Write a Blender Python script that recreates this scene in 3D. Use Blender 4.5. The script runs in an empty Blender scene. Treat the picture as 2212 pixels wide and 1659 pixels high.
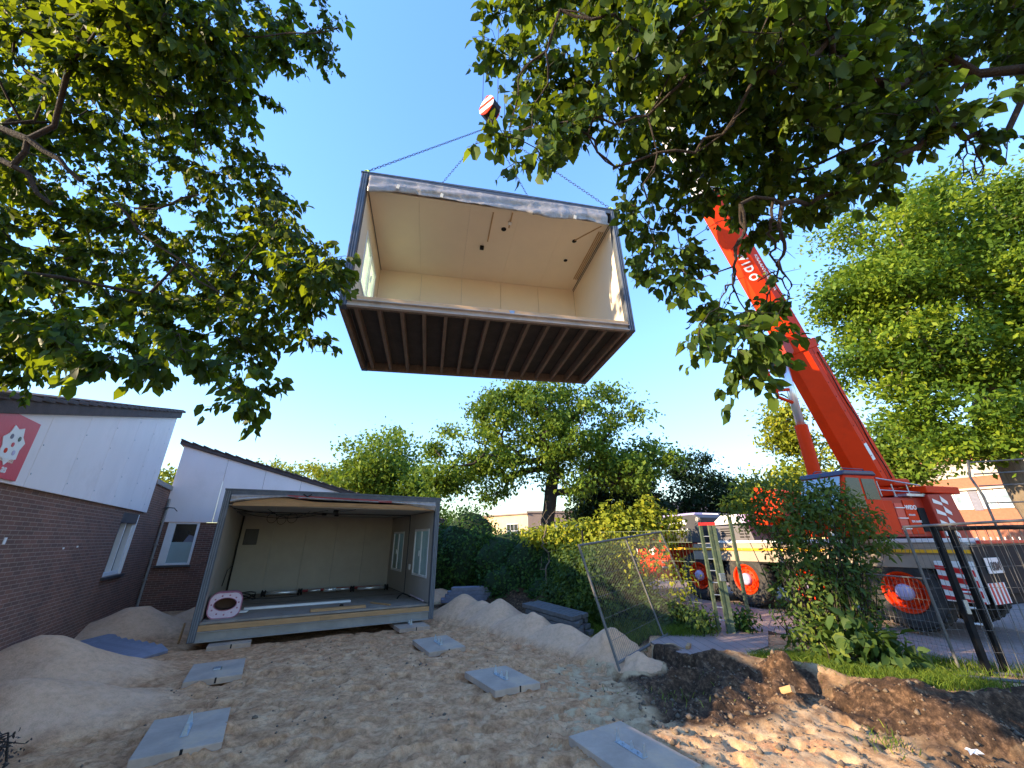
import bpy, math, random
import numpy as np
from mathutils import Matrix, Vector
D = bpy.data
scene = D.scenes[0] if D.scenes else D.scenes.new("Scene")
COL = scene.collection
R_ = math.radians
# ------------------------------------------------------------------ camera
cam = D.cameras.new("camera"); camo = D.objects.new("camera", cam); COL.objects.link(camo)
cam.sensor_width = 36.0; cam.lens = 36.0 * 843.0 / 2212.0
cam.clip_end = 3000; cam.clip_start = 0.05
PITCH, ROLL = 0.3765, -0.0045
camo.location = (0, 0, 2.05)
camo.matrix_world = Matrix.Translation((0, 0, 2.05)) @ Matrix.Rotation(math.pi / 2 + PITCH, 4, 'X') @ Matrix.Rotation(ROLL, 4, 'Z')
scene.camera = camo
# ------------------------------------------------------------------ sky and sun
SUN_DIR = Vector((-0.955, -0.296, 0.335)).normalized()      # towards the sun
sun_el = math.asin(SUN_DIR.z); sun_az = math.atan2(SUN_DIR.x, SUN_DIR.y)
w = D.worlds.new("World"); scene.world = w; w.use_nodes = True
nt = w.node_tree; nt.nodes.clear()
sky = nt.nodes.new("ShaderNodeTexSky"); sky.sky_type = 'NISHITA'; sky.sun_disc = False
sky.sun_elevation = sun_el; sky.sun_rotation = sun_az
sky.altitude = 0; sky.air_density = 1.0; sky.dust_density = 0.0; sky.ozone_density = 1.0
bg = nt.nodes.new("ShaderNodeBackground"); bg.inputs[1].default_value = 0.15
out = nt.nodes.new("ShaderNodeOutputWorld")
hs = nt.nodes.new("ShaderNodeHueSaturation"); hs.inputs['Saturation'].default_value = 1.25; hs.inputs['Value'].default_value = 1.0; hs.inputs['Hue'].default_value = .511
nt.links.new(sky.outputs[0], hs.inputs['Color']); # soften the brightest band of sky near the horizon
bw = nt.nodes.new("ShaderNodeRGBToBW"); nt.links.new(hs.outputs[0], bw.inputs[0])
m1 = nt.nodes.new("ShaderNodeMath"); m1.operation = 'MULTIPLY_ADD'; nt.links.new(bw.outputs[0], m1.inputs[0]); m1.inputs[1].default_value = .45; m1.inputs[2].default_value = 1.0
m2 = nt.nodes.new("ShaderNodeMath"); m2.operation = 'DIVIDE'; m2.inputs[0].default_value = 1.38; nt.links.new(m1.outputs[0], m2.inputs[1])
vm = nt.nodes.new("ShaderNodeVectorMath"); vm.operation = 'SCALE'; nt.links.new(hs.outputs[0], vm.inputs[0]); nt.links.new(m2.outputs[0], vm.inputs['Scale'])
nt.links.new(vm.outputs[0], bg.inputs[0]); nt.links.new(bg.outputs[0], out.inputs[0])
sl = D.lights.new("sun", 'SUN'); sl.energy = 2.5; sl.angle = R_(0.5); sl.color = (1.0, 0.78, 0.50)
so = D.objects.new("sun", sl); COL.objects.link(so)
so.rotation_euler = SUN_DIR.to_track_quat('Z', 'Y').to_euler()
vs = scene.view_settings; vs.view_transform = 'Standard'; vs.look = 'None'; vs.exposure = 2.38; vs.gamma = 1.0
vs.use_curve_mapping = False
scene.render.engine = 'CYCLES'
scene.cycles.max_bounces = 8; scene.cycles.diffuse_bounces = 4; scene.cycles.transparent_max_bounces = 8
scene.cycles.use_denoising = True
# ------------------------------------------------------------------ materials
def _nodes(name):
    m = D.materials.new(name); m.use_nodes = True
    n = m.node_tree; b = n.nodes.get("Principled BSDF")
    return m, n, b
def N(n, t, **k):
    x = n.nodes.new(t)
    for a, v in k.items(): setattr(x, a, v)
    return x
def noise(n, scale, detail=6, rough=.6, coord='Object', vec=None):
    tc = N(n, "ShaderNodeTexCoord"); t = N(n, "ShaderNodeTexNoise")
    t.inputs['Scale'].default_value = scale; t.inputs['Detail'].default_value = detail; t.inputs['Roughness'].default_value = rough
    n.links.new(vec if vec is not None else tc.outputs[coord], t.inputs['Vector']); return t
def ramp(n, src, stops):
    r = N(n, "ShaderNodeValToRGB"); e = r.color_ramp.elements
    while len(e) < len(stops): e.new(.5)
    for i, (p, c) in enumerate(stops): e[i].position = p; e[i].color = (*c, 1)
    n.links.new(src, r.inputs[0]); return r
def mixc(n, f, a, b, mode='MIX'):
    x = N(n, "ShaderNodeMix", data_type='RGBA', blend_type=mode)
    for s, v in ((0, f), (6, a), (7, b)):
        if hasattr(v, 'is_linked') or hasattr(v, 'links'): n.links.new(v, x.inputs[s])
        elif s == 0: x.inputs[0].default_value = v
        else: x.inputs[s].default_value = (*v, 1)
    return x.outputs[2]
def bump(n, b, h, dist=.01, strength=1):
    u = N(n, "ShaderNodeBump"); u.inputs['Distance'].default_value = dist; u.inputs['Strength'].default_value = strength
    n.links.new(h, u.inputs['Height']); n.links.new(u.outputs[0], b.inputs['Normal'])
def plain(name, col, rough=.6, metal=0., var=.25, scale=6., bmp=0.002, spec=.5, stretch=None, dirt=None):
    """base colour broken up by two noises, with a slight bump"""
    m, n, b = _nodes(name)
    tc = N(n, "ShaderNodeTexCoord"); vec = tc.outputs['Object']
    if stretch:
        mp = N(n, "ShaderNodeMapping"); mp.inputs['Scale'].default_value = stretch; n.links.new(vec, mp.inputs[0]); vec = mp.outputs[0]
    t1 = noise(n, scale, vec=vec); t2 = noise(n, scale * 9, 4, vec=vec)
    dk = tuple(c * (1 - var) for c in col); lt = tuple(min(1, c * (1 + var * .6)) for c in col)
    r1 = ramp(n, t1.outputs[0], [(.3, dk), (.7, lt)])
    c = mixc(n, .25 * min(1, var * 3), r1.outputs[0], ramp(n, t2.outputs[0], [(.35, dk), (.65, lt)]).outputs[0])
    if dirt:
        t3 = noise(n, scale * .7, 8, .7); f = ramp(n, t3.outputs[0], [(.52, (0, 0, 0)), (.75, (1, 1, 1))])
        c = mixc(n, f.outputs[0], c, dirt)
    n.links.new(c, b.inputs['Base Color'])
    b.inputs['Roughness'].default_value = rough; b.inputs['Metallic'].default_value = metal
    b.inputs['Specular IOR Level'].default_value = spec
    if bmp: bump(n, b, t2.outputs[0], bmp)
    return m
def leafmat(name, dark, mid, light, trans, tfac=.35, rough=.55):
    """leaf colours picked per leaf by the 'rnd' attribute; light also passes through the blade"""
    m, n, b = _nodes(name)
    at = N(n, "ShaderNodeAttribute", attribute_name='rnd')
    r = ramp(n, at.outputs['Fac'], [(0, dark), (.55, mid), (1, light)])
    n.links.new(r.outputs[0], b.inputs['Base Color']); b.inputs['Roughness'].default_value = rough
    b.inputs['Specular IOR Level'].default_value = .18
    tr = N(n, "ShaderNodeBsdfTranslucent")
    c2 = ramp(n, at.outputs['Fac'], [(0, tuple(x * .35 for x in trans)), (.6, tuple(x * .6 for x in trans)), (1, trans)])
    n.links.new(c2.outputs[0], tr.inputs[0])
    mx = N(n, "ShaderNodeMixShader"); mx.inputs[0].default_value = tfac
    n.links.new(b.outputs[0], mx.inputs[1]); n.links.new(tr.outputs[0], mx.inputs[2])
    n.links.new(mx.outputs[0], n.nodes['Material Output'].inputs[0]); return m
def brickmat(name, axis, c1, c2, mortar):
    m, n, b = _nodes(name)
    tc = N(n, "ShaderNodeTexCoord"); sp = N(n, "ShaderNodeSeparateXYZ"); cb = N(n, "ShaderNodeCombineXYZ")
    n.links.new(tc.outputs['Object'], sp.inputs[0]); n.links.new(sp.outputs['XYZ'.index(axis)], cb.inputs[0]); n.links.new(sp.outputs[2], cb.inputs[1])
    br = N(n, "ShaderNodeTexBrick"); br.inputs['Scale'].default_value = 1.0
    br.inputs['Brick Width'].default_value = .22; br.inputs['Row Height'].default_value = .0625; br.inputs['Mortar Size'].default_value = .006
    br.inputs['Color1'].default_value = (*c1, 1); br.inputs['Color2'].default_value = (*c2, 1); br.inputs['Mortar'].default_value = (*mortar, 1)
    br.inputs['Mortar Smooth'].default_value = .3
    n.links.new(cb.outputs[0], br.inputs['Vector'])
    t = noise(n, 1.3, 8, .7); t2 = noise(n, 60, 3)
    c = mixc(n, .55, br.outputs[0], ramp(n, t.outputs[0], [(.3, (.45, .42, .42)), (.7, (1.0, .96, .93))]).outputs[0], 'MULTIPLY')
    c = mixc(n, .35, c, ramp(n, t2.outputs[0], [(.3, (.5, .45, .45)), (.7, (1, 1, 1))]).outputs[0], 'MULTIPLY')
    n.links.new(c, b.inputs['Base Color']); b.inputs['Roughness'].default_value = .9
    iv = N(n, "ShaderNodeMath", operation='SUBTRACT'); iv.inputs[0].default_value = 1; n.links.new(br.outputs['Fac'], iv.inputs[1])
    ad = N(n, "ShaderNodeMath", operation='MULTIPLY_ADD'); n.links.new(t2.outputs[0], ad.inputs[0]); ad.inputs[1].default_value = .4; n.links.new(iv.outputs[0], ad.inputs[2])
    bump(n, b, ad.outputs[0], .006); return m
def glass(name, tint=(.05, .06, .07), rough=.03):
    m, n, b = _nodes(name)
    t = noise(n, .9, 3); r = ramp(n, t.outputs[0], [(.35, tuple(x * .6 for x in tint)), (.7, tuple(min(1, x * 1.5) for x in tint))])
    n.links.new(r.outputs[0], b.inputs['Base Color']); b.inputs['Roughness'].default_value = rough
    b.inputs['Specular IOR Level'].default_value = .5; return m
M = {}
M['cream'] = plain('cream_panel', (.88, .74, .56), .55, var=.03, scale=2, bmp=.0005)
M['cream_dull'] = plain('dull_cream_panel', (.40, .355, .30), .6, var=.08, scale=2.5, bmp=.0005)  # darker, greyer cream for the standing unit's lining
M['white_board'] = plain('white_cladding', (.80, .73, .72), .5, var=.05, scale=1.5, bmp=.0006, stretch=(1, 1, .3), dirt=(.70, .63, .61))
M['white'] = plain('white_paint', (.8, .8, .79), .4, var=.05, scale=3, bmp=.0005)
M['frame_grey'] = plain('blue_grey_steel', (.09, .105, .13), .5, .2, var=.2, scale=5, dirt=(.17, .18, .20))
M['beam_grey'] = plain('pale_grey_steel', (.27, .26, .245), .5, .1, var=.15, scale=4, dirt=(.34, .32, .29))
M['clad_grey'] = plain('grey_cladding', (.42, .44, .46), .6, var=.08, scale=2)
M['wood'] = plain('fresh_timber', (.44, .25, .11), .7, var=.3, scale=3, bmp=.002, stretch=(1, 6, 6))
M['wood_light'] = plain('brightened_sill_timber', (.78, .50, .26), .7, var=.2, scale=3, bmp=.002, stretch=(1, 6, 6))  # colour brightened to make up for the shade on the hanging sill
M['beam_light'] = plain('brightened_dusty_beam', (.56, .49, .42), .5, var=.15, scale=4, dirt=(.36, .31, .26))  # beam colour lifted because the hanging front lies in shade
M['wood_dark'] = plain('weathered_joist', (.20, .15, .11), .85, var=.35, scale=4, bmp=.003, stretch=(6, 1, 6))
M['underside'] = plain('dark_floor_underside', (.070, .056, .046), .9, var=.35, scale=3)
M['ply'] = plain('dusty_floor', (.30, .26, .22), .8, var=.25, scale=3, dirt=(.20, .16, .13))
M['red'] = plain('red_plastic_strip', (.35, .03, .03), .5, var=.2)
M['steel'] = plain('galvanised_steel', (.45, .50, .55), .35, .8, var=.2, scale=30)
M['fence_steel'] = plain('fence_tube', (.13, .125, .12), .6, .1, var=.25, scale=12, dirt=(.14, .12, .10))
M['chrome'] = plain('chrome', (.80, .82, .86), .28, .7, var=.02, bmp=0)
M['black'] = plain('black_plastic', (.012, .012, .013), .7, var=.2, spec=.2)
M['rib'] = plain('grooved_steel_edge', (.17, .19, .22), .5, .2, var=.15)
M['hedge_core'] = plain('dark_core_fill', (.016, .040, .010), .9, var=.5, scale=9, bmp=.02)  # dark solid core blocks the view through; inner shade is in its colour
M['orange'] = plain('orange_crane_paint', (.72, .040, .003), .5, var=.10, scale=1.5, bmp=.0004, dirt=(.52, .034, .006), spec=.12)
M['orange_dk'] = plain('red_orange_paint', (.42, .022, .005), .55, var=.15, scale=2)
M['white_paint'] = plain('white_vehicle_paint', (.80, .78, .74), .35, var=.06, scale=2)
M['vred'] = plain('red_stripe', (.62, .02, .02), .35, var=.08)
M['yellow'] = plain('yellow_marking', (.95, .48, .02), .35, var=.1, scale=8)
M['beige'] = plain('dusty_sand_coloured_side', (.36, .285, .215), .5, var=.1, scale=3)
M['tyre'] = plain('tyre_rubber', (.035, .033, .032), .85, var=.35, scale=8, dirt=(.10, .085, .07))
M['violet'] = plain('pale_lilac_cap', (.50, .42, .62), .35, var=.1)
M['navy'] = plain('dark_blue_roof', (.035, .032, .075), .4, var=.1)
M['darkgrey'] = plain('dark_grey_panel', (.045, .045, .05), .5, var=.2)
M['engine'] = plain('grey_engine_cover', (.13, .12, .13), .5, var=.15)
M['glass_dk'] = glass('dark_glass', (.012, .014, .016), .22)
M['glass_sky'] = glass('painted_sky_glass', (.35, .45, .52), .08)  # pale blue base colour stands in for reflected sky
M['frost'] = plain('frosted_glass', (.30, .40, .40), .3, var=.08, scale=2)
M['roof_tile'] = plain('dark_roof_tile', (.075, .055, .052), .8, var=.4, scale=5, bmp=.004)
M['pink'] = plain('pink_toy_fabric', (.42, .16, .22), .7, var=.45, scale=14)
M['toywhite'] = plain('pale_pink_toy_edge', (.66, .52, .58), .6, var=.12, scale=20)
M['toyinner'] = plain('brown_toy_lining', (.14, .075, .05), .8, var=.2)
M['bark'] = plain('bark', (.045, .033, .025), .95, var=.5, scale=8, bmp=.02, stretch=(1, 1, .25))
M['bark_lit'] = plain('sunlit_grey_bark', (.20, .155, .11), .95, var=.45, scale=7, bmp=.02, stretch=(1, 1, .25))  # paler copy of the bark, with a sunlit tone in its colour
M['twig'] = plain('twig_bark', (.045, .035, .03), .9, var=.3, scale=20)
M['green_metal'] = plain('green_gate_paint', (.085, .12, .075), .5, .2, var=.2, scale=10, dirt=(.25, .27, .18))
M['sign_red'] = plain('red_sign', (.62, .045, .07), .4, var=.08, scale=3)
M['concrete'] = plain('concrete_slab', (.42, .315, .24), .9, var=.25, scale=2.5, bmp=.003, dirt=(.60, .40, .24))
M['kerbstone'] = plain('dark_kerbstone', (.10, .098, .10), .9, var=.35, scale=10, bmp=.003)
M['bluestone'] = plain('blue_grey_paving_stone', (.20, .20, .25), .8, var=.25, scale=8, bmp=.002)
M['sunlit_wall'] = plain('sunlit_tan_render', (.62, .48, .27), .8, var=.12, scale=1)
M['brown_wall'] = plain('shaded_brown_render', (.24, .18, .15), .9, var=.15, scale=1)  # these two renders hold one building's lit and shaded sides as colour
M['office_band'] = plain('office_band', (.46, .40, .33), .7, var=.08)
M['orange_brick'] = plain('orange_brick_face', (.36, .14, .08), .9, var=.2, scale=6)
M['cream_band'] = plain('cream_band', (.80, .72, .58), .7, var=.08)
M['brick_v'] = brickmat('brown_brick_v', 'Y', (.27, .125, .085), (.17, .092, .068), (.44, .32, .25))
M['brick_u'] = brickmat('brown_brick_u', 'X', (.27, .12, .082), (.17, .088, .064), (.44, .32, .25))
M['paving'] = brickmat('pinkish_paving', 'X', (.42, .30, .26), (.34, .27, .25), (.16, .13, .11))
M['leaf_near'] = leafmat('dark_leaf', (.011, .030, .006), (.019, .048, .009), (.040, .080, .012), (.55, .70, .02), .30)
M['leaf_near2'] = leafmat('broad_leaf', (.018, .040, .008), (.034, .072, .012), (.10, .15, .02), (.34, .46, .02), .30)
M['leaf_far'] = leafmat('tree_leaf', (.050, .10, .016), (.11, .19, .024), (.26, .31, .03), (.34, .48, .04), .36)
M['leaf_sun'] = leafmat('sunlit_yellow_leaf', (.12, .17, .018), (.26, .30, .022), (.46, .40, .03), (.45, .50, .04), .35)  # sunlit brightness is put into this leaf colour
M['leaf_dark'] = leafmat('deep_green_leaf', (.008, .022, .009), (.013, .032, .011), (.026, .05, .014), (.06, .12, .02), .22)
M['leaf_ivy'] = leafmat('ivy_leaf', (.020, .055, .012), (.042, .10, .020), (.095, .17, .028), (.12, .24, .03), .28)
M['leaf_bush'] = leafmat('shrub_leaf', (.030, .060, .018), (.060, .11, .025), (.20, .24, .035), (.30, .42, .04), .32)
M['leaf_tier'] = leafmat('layered_leaf', (.028, .070, .010), (.10, .18, .018), (.32, .38, .025), (.38, .52, .03), .36)
M['tan'] = plain('tan_batten', (.52, .33, .15), .7, var=.15)
M['grass'] = leafmat('grass_blade', (.06, .11, .015), (.11, .18, .02), (.26, .30, .04), (.35, .45, .05), .4)
# striped red/white plate
def stripes(name, scale, rot):
    m, n, b = _nodes(name)
    tc = N(n, "ShaderNodeTexCoord"); mp = N(n, "ShaderNodeMapping"); mp.inputs['Rotation'].default_value = rot
    n.links.new(tc.outputs['Object'], mp.inputs[0])
    wv = N(n, "ShaderNodeTexWave"); wv.inputs['Scale'].default_value = scale; n.links.new(mp.outputs[0], wv.inputs[0])
    r = ramp(n, wv.outputs[0], [(.49, (.62, .02, .02)), (.51, (.85, .83, .80))]); r.color_ramp.interpolation = 'CONSTANT'
    n.links.new(r.outputs[0], b.inputs['Base Color']); b.inputs['Roughness'].default_value = .35; return m
M['stripes'] = stripes('red_white_stripes', 1.3, (0, R_(50), 0))
# plastic sheet
m, n, b = _nodes('milky_plastic_sheet'); M['plastic'] = m
t = noise(n, 7, 6); r = ramp(n, t.outputs[0], [(.3, (.34, .31, .30)), (.7, (.56, .52, .49))]); n.links.new(r.outputs[0], b.inputs['Base Color'])
b.inputs['Roughness'].default_value = .25; b.inputs['Transmission Weight'].default_value = .25; bump(n, b, t.outputs[0], .03)
# ------------------------------------------------------------------ mesh helpers
OFF = {}
def thing(name, label, cat, loc=(0, 0, 0), rot=(0, 0, 0), group=None, frame='world'):
    """an Empty at the thing's base. frame='world': parts are given in world coordinates; 'local': in the Empty's own frame"""
    o = D.objects.new(name, None); COL.objects.link(o); o.location = loc; o.rotation_euler = rot
    o.empty_display_size = .2
    OFF[o.name] = Vector(loc) if frame == 'world' else Vector((0, 0, 0))
    tag(o, label, cat, group); return o
def tag(o, label=None, cat=None, group=None, kind=None):
    if label: o['label'] = label
    if cat: o['category'] = cat
    if group: o['group'] = group
    if kind: o['kind'] = kind
    return o
ID = lambda p: Vector(p)
class MB:
    def __init__(s, F=ID): s.v = []; s.f = []; s.mi = []; s.k = 0; s.F = F
    def add(s, vs, fs):
        o = len(s.v); s.v += [tuple(s.F(p)) for p in vs]; s.f += [tuple(i + o for i in f) for f in fs]; s.mi += [s.k] * len(fs); return s
    def box(s, lo, hi):
        (a, b, c), (d, e, f) = lo, hi
        return s.add([(a, b, c), (d, b, c), (d, e, c), (a, e, c), (a, b, f), (d, b, f), (d, e, f), (a, e, f)],
                     [(0, 3, 2, 1), (4, 5, 6, 7), (0, 1, 5, 4), (1, 2, 6, 5), (2, 3, 7, 6), (3, 0, 4, 7)])
    def prism(s, pts, off):
        n = len(pts); off = Vector(off); P = [Vector(p) for p in pts]
        return s.add(P + [p + off for p in P], [tuple(range(n))[::-1], tuple(range(n, 2 * n))] + [(i, (i + 1) % n, n + (i + 1) % n, n + i) for i in range(n)])
    def tube(s, p, q, r, r2=None, n=8, caps=True):
        p, q = Vector(p), Vector(q); r2 = r if r2 is None else r2
        d = (q - p); a = d.orthogonal().normalized(); b = d.normalized().cross(a)
        vs = []
        for c, rr in ((p, r), (q, r2)):
            for i in range(n):
                t = 2 * math.pi * i / n; vs.append(c + a * (rr * math.cos(t)) + b * (rr * math.sin(t)))
        fs = [(i, (i + 1) % n, n + (i + 1) % n, n + i) for i in range(n)]
        if caps: fs += [tuple(range(n))[::-1], tuple(range(n, 2 * n))]
        return s.add(vs, fs)
    def path(s, pts, r, n=6):
        for a, b in zip(pts[:-1], pts[1:]): s.tube(a, b, r, r, n)
        return s
    def lathe(s, c, ax, prof, n=24):
        """prof = [(radius, along)]"""
        c, ax = Vector(c), Vector(ax).normalized(); a = ax.orthogonal().normalized(); b = ax.cross(a); m = len(prof)
        vs = [c + ax * h + a * (r * math.cos(2 * math.pi * i / n)) + b * (r * math.sin(2 * math.pi * i / n)) for r, h in prof for i in range(n)]
        fs = [(j * n + i, j * n + (i + 1) % n, (j + 1) * n + (i + 1) % n, (j + 1) * n + i) for j in range(m - 1) for i in range(n)]
        return s.add(vs, fs)
    def build(s, name, mat, parent=None, bevel=0, smooth=False):
        off = OFF.get(parent.name, Vector((0, 0, 0))) if parent else Vector((0, 0, 0))
        me = D.meshes.new(name); me.from_pydata([tuple(Vector(v) - off) for v in s.v], [], s.f)
        mats = mat if isinstance(mat, (list, tuple)) else [mat]
        for x in mats: me.materials.append(M[x] if isinstance(x, str) else x)
        me.polygons.foreach_set('material_index', s.mi)
        if smooth: me.polygons.foreach_set('use_smooth', [True] * len(s.f))
        me.update(); o = D.objects.new(name, me); COL.objects.link(o)
        if parent: o.parent = parent; OFF[o.name] = off
        if bevel:
            b = o.modifiers.new('bevel', 'BEVEL'); b.width = bevel; b.segments = 2; b.limit_method = 'ANGLE'
        return o
def text(name, s, mat, parent, org, right, up, size, align='LEFT', ext=.004, bold=0, xs=1.):
    c = D.curves.new(name, 'FONT'); c.body = s; c.size = size; c.extrude = ext; c.align_x = align; c.offset = bold
    c.materials.append(M[mat] if isinstance(mat, str) else mat)
    tmp = D.objects.new(name + '_curve', c); me = D.meshes.new_from_object(tmp); D.objects.remove(tmp); D.curves.remove(c)
    if not me.materials: me.materials.append(M[mat] if isinstance(mat, str) else mat)
    o = D.objects.new(name, me); COL.objects.link(o); o.parent = parent
    rt, u = Vector(right).normalized(), Vector(up).normalized(); nn = rt.cross(u).normalized(); u = nn.cross(rt)
    p = Vector(org) - OFF.get(parent.name, Vector((0, 0, 0)))
    rt = rt * xs
    o.matrix_local = Matrix(((rt.x, u.x, nn.x, p.x), (rt.y, u.y, nn.y, p.y), (rt.z, u.z, nn.z, p.z), (0, 0, 0, 1)))
    return o
def npmesh(name, V, Fc, mat, parent=None, rnd=None, smooth=False):
    off = np.array(OFF.get(parent.name, Vector((0, 0, 0)))) if parent else np.zeros(3)
    me = D.meshes.new(name); V = np.asarray(V, np.float32) - off.astype(np.float32)
    k = Fc.shape[1]; me.vertices.add(len(V)); me.vertices.foreach_set('co', V.ravel())
    me.loops.add(Fc.size); me.loops.foreach_set('vertex_index', Fc.ravel().astype(np.int32))
    me.polygons.add(len(Fc)); me.polygons.foreach_set('loop_start', np.arange(0, Fc.size, k, dtype=np.int32))
    me.polygons.foreach_set('loop_total', np.full(len(Fc), k, np.int32))
    me.materials.append(M[mat] if isinstance(mat, str) else mat)
    if rnd is not None:
        a = me.attributes.new('rnd', 'FLOAT', 'POINT'); a.data.foreach_set('value', rnd.astype(np.float32))
    me.update(calc_edges=True); me.validate()
    if smooth: me.polygons.foreach_set('use_smooth', [True] * len(me.polygons))
    o = D.objects.new(name, me); COL.objects.link(o)
    if parent: o.parent = parent; OFF[o.name] = OFF[parent.name]
    return o
def leaves(name, P, A, Nn, L, Wd, mat, parent=None, rng=None, fold=.25, far=False, rnd=None):
    """P base points, A leaf axes, Nn blade normals, L lengths, Wd widths -> one mesh of leaf blades"""
    A = A / np.linalg.norm(A, axis=1, keepdims=True); S = np.cross(A, Nn); S /= (np.linalg.norm(S, axis=1, keepdims=True) + 1e-9)
    U = np.cross(S, A); L = L[:, None]; Wd = Wd[:, None]; n = len(P)
    if far:
        V = np.stack([P, P + A * L * .45 + S * Wd * .5 - U * Wd * fold * .3, P + A * L, P + A * L * .45 - S * Wd * .5 - U * Wd * fold * .3], 1)
        Fc = np.arange(n)[:, None] * 4 + np.array([[0, 1, 2, 3]]); k = 4
    else:
        dr = -U * L * .10
        V = np.stack([P, P + A * L * .25 + S * Wd * .42 + U * Wd * fold, P + A * L * .65 + S * Wd * .40 + U * Wd * fold + dr, P + A * L + dr * 2.2,
                      P + A * L * .65 - S * Wd * .40 + U * Wd * fold + dr, P + A * L * .25 - S * Wd * .42 + U * Wd * fold, P + A * L * .45 + S * Wd * .0 + dr * .3], 1)
        q = np.array([[0, 1, 2, 6], [6, 2, 3, 4], [0, 6, 4, 5]]); k = 7
        Fc = (np.arange(n)[:, None, None] * 7 + q[None]).reshape(-1, 4)
    r = (rng.random(n) if rnd is None else rnd)
    return npmesh(name, V.reshape(-1, 3), Fc, mat, parent, np.repeat(r, k))
def rand_unit(rng, n):
    v = rng.normal(size=(n, 3)); return v / np.linalg.norm(v, axis=1, keepdims=True)
def skeleton(nodes, start, rng):
    """join points into one branching tree; start = list of trunk points"""
    pts = [np.array(p, float) for p in start]; par = [-1] + list(range(len(start) - 1)); cnt0 = len(pts)
    order = np.argsort(np.linalg.norm(nodes - np.array(start[-1]), axis=1)); dist = [np.linalg.norm(p - pts[-1]) * .3 for p in pts]
    lo = max(0, len(start) - 2)
    for i in order:
        q = nodes[i]; Pn = np.array(pts[lo:]); d = np.linalg.norm(Pn - q, axis=1) + .12 * np.array(dist[lo:])
        j = int(np.argmin(d)) + lo
        mid = (pts[j] + q) / 2 + rng.normal(size=3) * np.linalg.norm(pts[j] - q) * .07
        pts.append(mid); par.append(j); dist.append(dist[j] + np.linalg.norm(mid - pts[j]))
        pts.append(q); par.append(len(pts) - 2); dist.append(dist[-1] + np.linalg.norm(q - mid))
    return pts, par, cnt0
def limbs(nodes, start, r0, rmin, rng, exp=.45, seg=.35, crook=.13):
    pts, par, _ = skeleton(nodes, start, rng); n = len(pts); w_ = np.ones(n)
    for i in range(n - 1, 0, -1): w_[par[i]] += w_[i]
    rad = np.maximum(rmin, r0 * (w_ / w_[0]) ** exp)
    VV = []; FF = []; o = 0; ns = 6; t = np.arange(ns) * 2 * np.pi / ns; k = np.arange(ns)
    for i in range(1, n):
        a, b = pts[par[i]], pts[i]; l = np.linalg.norm(b - a)
        if l < 1e-5: continue
        m_ = max(1, int(l / seg)); ra = min(rad[par[i]], rad[i] * 1.35); rb = rad[i]; q = [a + (b - a) * j / m_ for j in range(m_ + 1)]
        for j in range(1, m_): q[j] = q[j] + rng.normal(size=3) * l / m_ * crook
        for j in range(m_):
            p0, p1_ = q[j], q[j + 1]; d = p1_ - p0; d = d / np.linalg.norm(d); r0_, r1_ = ra + (rb - ra) * j / m_, ra + (rb - ra) * (j + 1) / m_
            x = np.cross(d, [.3, .2, 1.0]); x /= np.linalg.norm(x) + 1e-9; y = np.cross(d, x); ring = np.cos(t)[:, None] * x + np.sin(t)[:, None] * y
            VV.append(np.vstack([p0 - d * r0_ * .3 + ring * r0_, p1_ + d * r1_ * .3 + ring * r1_])); FF.append(np.stack([k, (k + 1) % ns, ns + (k + 1) % ns, ns + k], 1) + o); o += 2 * ns
    return np.vstack(VV), np.vstack(FF)
def blob_points(rng, blobs, n, shell=.55):
    """n points in the outer part of a union of ellipsoids [(cx,cy,cz,rx,ry,rz)]"""
    B = np.array(blobs, float); vol = B[:, 3] * B[:, 4] * B[:, 5]; k = rng.choice(len(B), n, p=vol ** .75 / (vol ** .75).sum())
    u = rand_unit(rng, n); r = (shell ** 3 + rng.random(n) * (1 - shell ** 3)) ** (1 / 3)
    return B[k, :3] + u * B[k, 3:] * r[:, None], u, k
def far_tree(name, label, base, blobs, nclump, nleaf, L, mat, bark, r0, rng, group=None, cat='tree', fork=None, spread=.55, droop=.3, flat=.62, cw=.4):
    b = Vector(base); t = thing(name, label, cat, b, group=group)
    cl, u, k = blob_points(rng, blobs, nclump, .35)
    zc = np.mean([x[2] for x in blobs]); cx = np.mean([x[0] for x in blobs]); cy = np.mean([x[1] for x in blobs])
    f = fork if fork is not None else (b.x + (cx - b.x) * .2, b.y + (cy - b.y) * .2, b.z + (min(x[2] - x[5] for x in blobs) - b.z) * .9)
    st = [tuple(b), tuple((np.array(b) * .5 + np.array(f) * .5) + rng.normal(size=3) * .06), f]
    V, Fc = limbs(cl, st, r0, .012, rng, .52, .7, .05); npmesh('trunk', V, Fc, bark, t, smooth=True)
    idx = rng.integers(0, nclump, nleaf); sz = rng.uniform(.6, 1.25, nclump)[idx]
    P = cl[idx] + rng.normal(size=(nleaf, 3)) * spread * sz[:, None] * np.array([1, 1, flat])
    A = rand_unit(rng, nleaf) * .9 + np.array([0, 0, -droop]); Nn = rand_unit(rng, nleaf) + np.array([0, 0, .9])
    Ls = L * rng.uniform(.6, 1.3, nleaf); rn = np.clip(rng.random(nleaf) * (1 - cw) + rng.random(nclump)[idx] * cw, 0, 1)
    leaves('crown', P, A, Nn, Ls, Ls * .55, mat, t, rng, far=True, rnd=rn)
    return t
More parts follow.
